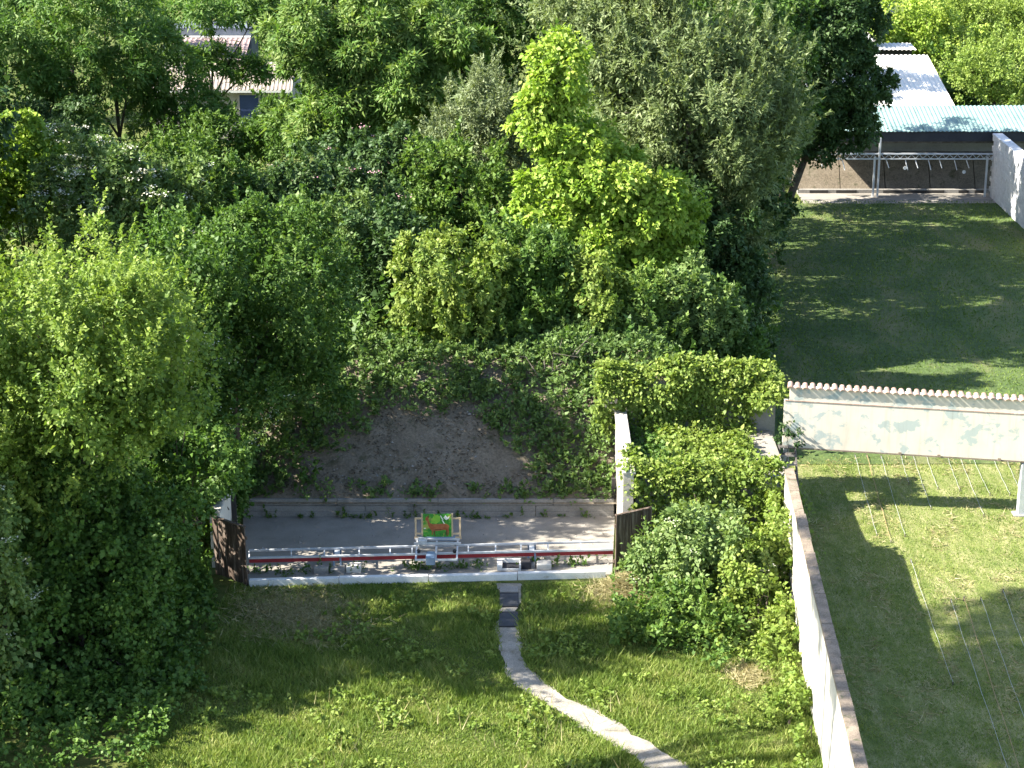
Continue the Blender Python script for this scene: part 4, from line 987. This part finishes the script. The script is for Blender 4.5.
plant('leafy_shrub', 'shady undergrowth shrub below the slender trees, top left', 'shrub', 'dark', 88, [(60, 140, 50, 22), (20, 135, 34, 24)], rt=.06, tint=.5)
for (u, lab, Y, lob, kd, ti) in (
        (920, 'sunlit yellow green tree above the white roof', 128, [(912, 24, 36, 22), (942, 48, 36, 24), (898, 34, 26, 18)], 'lime', .7),
        (1000, 'pale sunlit tree in the top right corner', 140, [(985, 15, 42, 24), (1015, 25, 30, 26), (955, 8, 40, 18)], 'bright', .95),
        (970, 'dark green bush beside the white roof', 120, [(955, 85, 22, 24), (945, 100, 22, 14), (975, 100, 22, 12)], 'mid', .3),
        (1000, 'light green bush behind the right end of the green roof', 114, [(990, 80, 30, 22), (1018, 90, 24, 22), (968, 70, 24, 18)], 'bright', .8),
        (1000, 'bright bush on the slope below the top right corner', 128, [(1000, 55, 34, 14), (960, 48, 24, 12), (1022, 50, 20, 14)], 'bright', .9),
        (700, 'tall hidden tree added behind the huge olive tree to shade the far lawn', 81, [(690, 60, 60, 70), (740, 120, 50, 70), (640, 110, 50, 60), (770, 60, 40, 50), (700, 100, 60, 70, 5), (715, 30, 50, 55, -2)], 'mid', .35),  # hidden crown, added so its shadow covers the far lawn
        (715, 'hidden tree added behind the olive tree to shade a band of the far lawn', 77, [(700, 90, 60, 70), (742, 150, 40, 55), (650, 150, 40, 50)], 'mid', .35),  # another hidden crown, added to close a sunlit band on the far lawn
        (790, 'dark tree added left of the target shelter to shade the far lawn and block wall', 92, [(775, 70, 34, 55), (762, 115, 26, 45), (805, 35, 30, 40), (790, -40, 50, 50), (745, -30, 40, 50)], 'dark', .4),  # mostly hidden; added and raised to shade the far lawn and block wall
        (700, 'tall backdrop tree at the top edge behind the olive tree', 105, [(700, -15, 70, 40), (610, -10, 60, 36), (780, -15, 50, 36)], 'mid', .4),
        (380, 'dark backdrop tree at the top edge behind the ash', 126, [(380, -5, 60, 40), (275, 25, 36, 36), (310, -15, 40, 30), (440, -15, 40, 30)], 'mid', .3),
        (70, 'backdrop tree at the top edge behind the slender trees', 115, [(60, 5, 60, 40), (10, 20, 40, 40), (130, 0, 40, 30)], 'mid', .45),
        (870, 'dark tree beside the dark building at the top edge', 118, [(845, 15, 30, 34), (825, -10, 30, 30)], 'dark', .5)):
    plant('backdrop_tree', lab, 'tree', kd, Y, lob, rt=.16, tint=ti, bu=u, scale=1.4, dens=.45 if 76 < Y < 95 else .36, depth=1.3 if 76 < Y < 95 else .9, skirt=False)
for (u, v, Y, lab) in ((545, 385, 57.2, 'bare dead twigs on the bank above the creeper'), (566, 378, 57.6, 'pale dead branch beside the bare twigs on the bank')):
    b = A(u, v, Y); b[2] = float(ground_h(b[0], b[1])); root = empty('dead_branch', b, lab, 'branch')
    for q in range(5):
        d = np.array([rng.normal() * .5, -.2 + rng.normal() * .2, .8]); p_ = b + d * .5
        MB().tube([b - UP * .05, p_, p_ + d * .35 + rng.normal(size=3) * .15, p_ + d * .7 + rng.normal(size=3) * .25], [.025, .018, .012, .005], 5).build('twig', M['palebark'], root)
# --- bushes in front of the shelter
plant('leafy_bush', 'large pale leaved bush in front of the ivy covered shelter', 'shrub', 'grey', 48, [(690, 548, 42, 34), (738, 565, 40, 38, -.5), (660, 560, 26, 28, .3), (705, 590, 40, 30, -.8)], rt=.05, tint=.6, dens=1.1, flowers=('flower', 26, 10, .08, .04, -.1))
plant('leafy_bush', 'yellow green bush between the pale bush and the long white wall', 'shrub', 'vine', 46.5, [(755, 600, 38, 46), (775, 560, 22, 40, 1), (730, 630, 34, 26, -.8), (785, 650, 16, 40, -1.5), (752, 662, 34, 24, -2.2), (778, 690, 24, 34, -3)], rt=.05, tint=.55, dens=1.0)
plant('leafy_bush', 'low green nettle clump left of the bushes on the grass', 'shrub', 'mid', 45.5, [(660, 622, 36, 20), (628, 632, 26, 14, -.3), (700, 645, 40, 18, -.8), (735, 668, 34, 16, -1.2)], rt=.03, tint=.55, dens=1.1)
plant('leafy_bush', 'low creeper clump at the foot of the long white wall', 'shrub', 'vine', 41.5, [(795, 715, 14, 34), (770, 745, 22, 20, -1), (800, 760, 14, 20, -2)], rt=.03, tint=.55, dens=1.1)
# assumed pine, out of view; its crown is shaped to shade the near right lawn
px_, py_ = -13.5, 36.4
root = empty('shade_pine', (px_, py_, 0), 'assumed tall pine left of the picture, its high crown set to shade the lawn', 'tree')
lob = [(np.array([px_ + a, py_ + b, c]), np.array([r, r * 1.1, r * .6])) for a, b, c, r in (z7 for z7 in ((0, -2.5, 22.2, 2.6), (.3, 1.6, 22.0, 2.6), (-.5, 0, 23.6, 2.6), (.6, -4.8, 22.4, 2.4), (.3, 3.4, 22.0, 1.7), (2.0, .0, 22.2, 2.2), (2, -3, 22.4, 2.2)))]
lob += [(np.array([px_ + a, py_ + b, c]), np.array([2.4, 2.8, 1.6])) for a, b, c in ((-1.5, -3.5, 23.8), (-1.5, 1.5, 23.8), (-2.5, -1, 25.2), (-.5, -7, 22.8), (.5, 4.6, 22.3))]
for l7 in lob: l7[0][2] += .7
C, O = crown_points(lob, 5.5); Pp, Ax, N, ln, wd, ti, mt = clumps(C, O, 'dark', 2.2, .4)
link('crown', leaf_mesh('crown', Pp, Ax, N, ln, wd, ti, M[mt]), root, None)
m = MB(); limbs(m, (px_, py_, 0), lob, .22); m.build('trunk', M['bark'], root, True)

root = empty('unseen_shade_tree', (-18.5, 43.5, 0), 'unseen broad tree added just beyond the left edge to shade hedge and pit', 'tree')  # out of view; added to shade the left hedge, the pit and the meadow
lob = [(np.array(c), np.array(r)) for c, r in (((-18, 40, 4.5), (2.6, 3, 3.4)), ((-18.5, 45, 5), (2.6, 3, 3.6)), ((-18.5, 50, 5), (2.4, 3, 3.6)), ((-19, 54, 5.5), (2.4, 2.6, 3.6)), ((-14.6, 41.9, 7.2), (1.7, 2.0, 3.2)))]
C, O = crown_points(lob, 4.0); q = clumps(C, O, 'dark', 1.8, .4)
link('crown', leaf_mesh('crown', *q[:6], M[q[6]], tri=True), root, None)
m = MB(); limbs(m, (-18.5, 43.5, 0), lob, .2); m.build('trunk', M['bark'], root, True)

for bx_, by_, tz, lab in ((-20.5, 62, 12.5, 'unseen tall tree added for shade beyond the left edge, level with the elder bush'), (-25, 76, 13.5, 'unseen tall tree added for shade beyond the left edge, level with the slender trees'), (-30, 92, 13.5, 'unseen tall tree added for shade beyond the upper left corner')):  # added out of view so the lower shrubs fall into shade
    root = empty('unseen_shade_tree', (bx_, by_, 0), lab, 'tree')
    lob = [(np.array([bx_ + a, by_ + b, tz - c]), np.array([r, r * 1.3, r * 1.2])) for a, b, c, r in ((0, 0, 2.8, 2.4), (.6, -3.5, 4, 2.4), (.4, 3.6, 4.2, 2.5), (.3, 0, 6.5, 2.6), (0, -3, 7.5, 2.3), (0, 3.5, 7.8, 2.3))]
    C, O = crown_points(lob, 2.6); q = clumps(C, O, 'dark', 2.4, .4)
    link('crown', leaf_mesh('crown', *q[:6], M[q[6]], tri=True), root, None)
    m = MB(); limbs(m, (bx_, by_, 0), lob, .24); m.build('trunk', M['bark'], root, True)

# ================================================================== ground cover
def cover(name, kind, n, sampler, label=None, scale=1.0, tint=.4, lmul=.5, tri=True):
    C = sampler(n); O = norm(np.stack([rng.normal(size=len(C)) * .3, -.25 + rng.normal(size=len(C)) * .3, np.ones(len(C))], 1))
    Pp, Ax, N, ln, wd, ti, mt = clumps(C, O, kind, scale, tint, lmul=lmul)
    ok = (Pp[:, 2] > ground_h(Pp[:, 0], Pp[:, 1]) - .05) & (in_clear(Pp) | (Pp[:, 0] > -6))
    o = link(name, leaf_mesh(name, Pp[ok], Ax[ok], N[ok], ln[ok], wd[ok], ti[ok], M[mt], tri=tri))
    tag(o, label, 'ground cover', kind='stuff'); return o
def bank_s(n):
    x = rng.uniform(-9.5, 6.5, n * 3); y = rng.uniform(53.3, 62, n * 3); k = (x < 2.9) | (y > 55.7); x, y = x[k], y[k]
    z = bank_h(x, y)
    # bare earth window in the middle of the slope
    bare = 1 - np.clip(np.hypot((x + 3.0 - .45 * (y - 54)) / (4.5 - .6 * np.clip(y - 53.3, 0, 5)), (y - 54.1) / 2.3), 0, 2)
    bare = bare + .16 * wob(x, y, 2.2)
    edge = (y < 53.75) & (wob(x, y, 3.1) > -.35)
    k = (rng.random(len(x)) < sstep(.30, .0, bare)) | (edge & (rng.random(len(x)) < .5))
    x, y, z = x[k][:n], y[k][:n], z[k][:n]
    thick = np.where(x > 1.0, .55, .25) * sstep(53.4, 55.5, y) + .04
    return np.stack([x, y, z + .04 + rng.random(len(x)) ** .6 * thick], 1)
cover('bank_creeper', 'grey', 4300, bank_s, 'dark creeper and weeds covering the earth bank', .75, .3, .55)
def rail_s(n):
    x = rng.uniform(-7.2, 2.7, n); row = rng.random(n) < .7
    y = np.where(row, 49.15 + .07 * (x + 7) + rng.normal(size=n) * .1, 53.12 + rng.normal(size=n) * .03)
    k = wob(x * 1.7, y, 1.9) > -.1; x, y = x[k], y[k]
    return np.stack([x, y, .02 + rng.random(len(x)) * .05], 1)
C = rail_s(260); O = np.repeat(UP[None], len(C), 0); q = clumps(C, O, 'mid', .35, .3, lmul=.4)
tag(link('pit_weeds', leaf_mesh('pit_weeds', q[0], q[1], q[2], q[3] * .8, q[4] * .8, q[5], M['mid'], tri=True)), 'small weeds under the rail track', 'ground cover', kind='stuff')
m = MB()
for i in range(420):
    x_, y_ = rng.uniform(-7.5, 2.8), rng.uniform(53.4, 57.5)
    if i > 300: y_ = rng.uniform(49.2, 53.1)
    r_ = .02 + .05 * rng.random() ** 3; z_ = float(ground_h(x_, y_)); a_ = rng.random() * 3
    c_, s_2 = math.cos(a_) * r_, math.sin(a_) * r_
    m.add([(x_ + c_, y_ + s_2, z_), (x_ - s_2, y_ + c_, z_), (x_ - c_, y_ - s_2, z_), (x_ + s_2, y_ - c_, z_), (x_ + c_ * .2, y_, z_ + r_ * .9)], [(0, 1, 4), (1, 2, 4), (2, 3, 4), (3, 0, 4)])
tag(m.build('loose_stones', M['concrete']), 'loose stones on the bank and the pit floor', 'stones', kind='stuff')
n = 5200; x = rng.uniform(-7.6, 2.8, n); y = rng.uniform(53.4, 57.5, n); k = wob(x, y, 2.0) + .5 * wob(x, y, 5) > -.2; x, y = x[k], y[k]; n = len(x)
d = rdir(n); d[:, 2] *= .25
tag(link('leaf_litter', blade_mesh('leaf_litter', np.stack([x, y, bank_h(x, y) + .015 + .02 * rng.random(n)], 1), d, UP + rdir(n) * .4, .10, .05, rng.random(n), M['litter'])), 'dead leaves and straw on the bare bank', 'leaf litter', kind='stuff')
def wood_s(n):
    y = rng.uniform(58, 135, n) ** 1.0; x = rng.uniform(-1, 1, n) * (y * .28) 
    lim = np.where(y < 66, 9.0, np.where(y < 92, 9.5 + (y - 66) * .1, np.where(y < 100, 13, 99)))
    k = x < lim; x, y = x[k], y[k]
    k = ~((y > 94) & (y < 127) & (x > 12) & (x < 25 )) & ~((y > 107) & (y < 123) & (x < -10) & (x > -23)); x, y = x[k], y[k]
    return np.stack([x, y, ground_h(x, y) + .1 + rng.random(len(x)) * .5], 1)
cover('undergrowth', 'mid', 3800, wood_s, 'shady undergrowth between the trees', 1.9, .35, .45)
def left_s(n):
    y = rng.uniform(38, 53, n); x = rng.uniform(-14, -7.2, n); k = x < -7.2 - (48.5 - y) * .06 - np.where(y > 48.5, .9, 0); x, y = x[k], y[k]
    return np.stack([x, y, .1 + rng.random(len(x)) * .5], 1)
cover('hedge_undergrowth', 'hedge', 1500, left_s, 'low creeper under the left hedge', .9, .4, .6, False)

# grass blades
def grass(name, x, y, h, tint, label, lean=.45, wd=.012, mat='grass', z0=-.03):
    n = len(x); P_ = np.stack([x, y, np.broadcast_to(z0, (n,))], 1); d = rdir(n) * lean; d[:, 2] = 1
    wv = np.broadcast_to(wd, (n,)) * (.7 + .6 * rng.random(n))
    N = rdir(n); N[:, 2] *= .3
    o = link(name, blade_mesh(name, P_, d, N, h, wv * 1.4, tint, M[mat])); return tag(o, label, 'grass', kind='stuff')
n = 200000
y = rng.uniform(37.5, 48.6, n); x = rng.uniform(-8.4, 6.9, n)
k = (x > -7.0 - (48.5 - y) * .1 - .4) & ~on_path(x, y, -.14 * rng.random(n) + .04) & ~((np.abs(x) < .3) & (y > 46.2))
dry = np.exp(-(((x + 5.6) / 1.5) ** 2 + ((y - 46.9) / 1.3) ** 2)) + np.exp(-(((x - 2.6) / 1.0) ** 2 + ((y - 47.6) / .9) ** 2)) + .8 * np.exp(-(((x - 5.6) / .7) ** 2 + ((y - 43.0) / 1.0) ** 2))
k &= rng.random(n) > dry * .85
x, y, dry = x[k], y[k], dry[k]; n = len(x)
tall = np.clip(.5 + .6 * wob(x, y, .8) + .4 * wob(x, y, 2.3), 0, 1.3)
fade = sstep(48.8, 47.2, y)
h = (.05 + .15 * tall * fade) * np.exp(rng.normal(size=n) * .3)
grass('meadow_grass', x, y, h, .42 + .22 * wob(x, y, 1.9) + rng.normal(size=n) * .18 + dry * .3 + .12 * wob(x, y, 5), 'unmown grass between the pit and the camera', .9, .02)
def weed_s(n):
    y = rng.uniform(38, 47.5, n * 4); x = rng.uniform(-7.5, 6.4, n * 4); k = (wob(x, y, 1.1) + .6 * wob(x, y, 3.3) > .35) & ~on_path(x, y, .15); x, y = x[k][:n], y[k][:n]
    return np.stack([x, y, .06 + rng.random(len(x)) * .1], 1)
cover('meadow_weeds', 'vine', 800, weed_s, 'broad leaved weeds in the long grass', .5, .5, .4)
# dry straw patches
n = 12000; cxy = np.array([(-5.6, 46.9, 1.3, 1.0), (-5.2, 45.6, 1.2, .8), (2.6, 47.7, .7, .8), (3.0, 48.2, .45, .5), (5.6, 43.0, .4, .6), (3.05, 48.0, .5, .6)]); i = rng.choice(6, n, p=[.24, .16, .14, .16, .06, .24])
x = cxy[i, 0] + rng.normal(size=n) * cxy[i, 2] * .55; y = cxy[i, 1] + rng.normal(size=n) * cxy[i, 3] * .55
k = (y < 48.7) & ~on_path(x, y, .1)
grass('dry_straw', x[k], y[k], .24, rng.random(k.sum()), 'flattened dry grass at the ends of the pit', 3.0, .016, 'straw', .02 + .35 * rng.random(k.sum()) * np.exp(-((x[k] - 3.05) ** 2 + (y[k] - 48.1) ** 2) / .25))
# seed heads along the bottom edge
n = 260; x = rng.uniform(-5.5, 3, n); y = rng.uniform(37.8, 41.5, n); k = wob(x, y, 1.3) > .1
grass('seed_heads', x[k], y[k], .35 + rng.random(k.sum()) * .15, .6 + rng.normal(size=k.sum()) * .2, 'pale seed heads in the long grass', .6, .014, 'straw', .12)
# mown lawn tufts and clippings
n = 95000
y = rng.uniform(37, 60, n); x = rng.uniform(6.9, 16.5, n); k = (x > 7.0 + (y - 38) * .035) & ~((y > 50) & (x < 7.9)); x, y = x[k], y[k]; n = len(x)
grass('lawn_grass', x, y, (.045 + .05 * np.clip(wob(x, y, 1.5), 0, 1)) * np.exp(rng.normal(size=n) * .3), .5 + .25 * wob(x, y, 1.3) + rng.normal(size=n) * .18, 'short mown grass on the right lawn', .9, .014, 'grass', .01)
n = 16000; y = rng.uniform(37, 58, n); x = rng.uniform(7.5, 16, n); k = (wob(x * 2.2 - y * .5, y * .6, 1.2) + .6 * wob(x, y, 2.9) > .35); x, y = x[k], y[k]
grass('hay_clippings', x, y, .2, rng.random(len(x)), 'pale hay clippings on the right lawn', 4.0, .015, 'straw', .035)
n = 50000; y = rng.uniform(60, 94, n); x = rng.uniform(8, 25, n); k = x > 8.5 + (y - 60) * .06; x, y = x[k], y[k]
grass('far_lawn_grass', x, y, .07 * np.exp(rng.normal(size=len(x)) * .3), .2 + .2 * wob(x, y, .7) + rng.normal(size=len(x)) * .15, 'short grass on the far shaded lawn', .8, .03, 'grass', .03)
print('LEAVES', LEAF_COUNT)
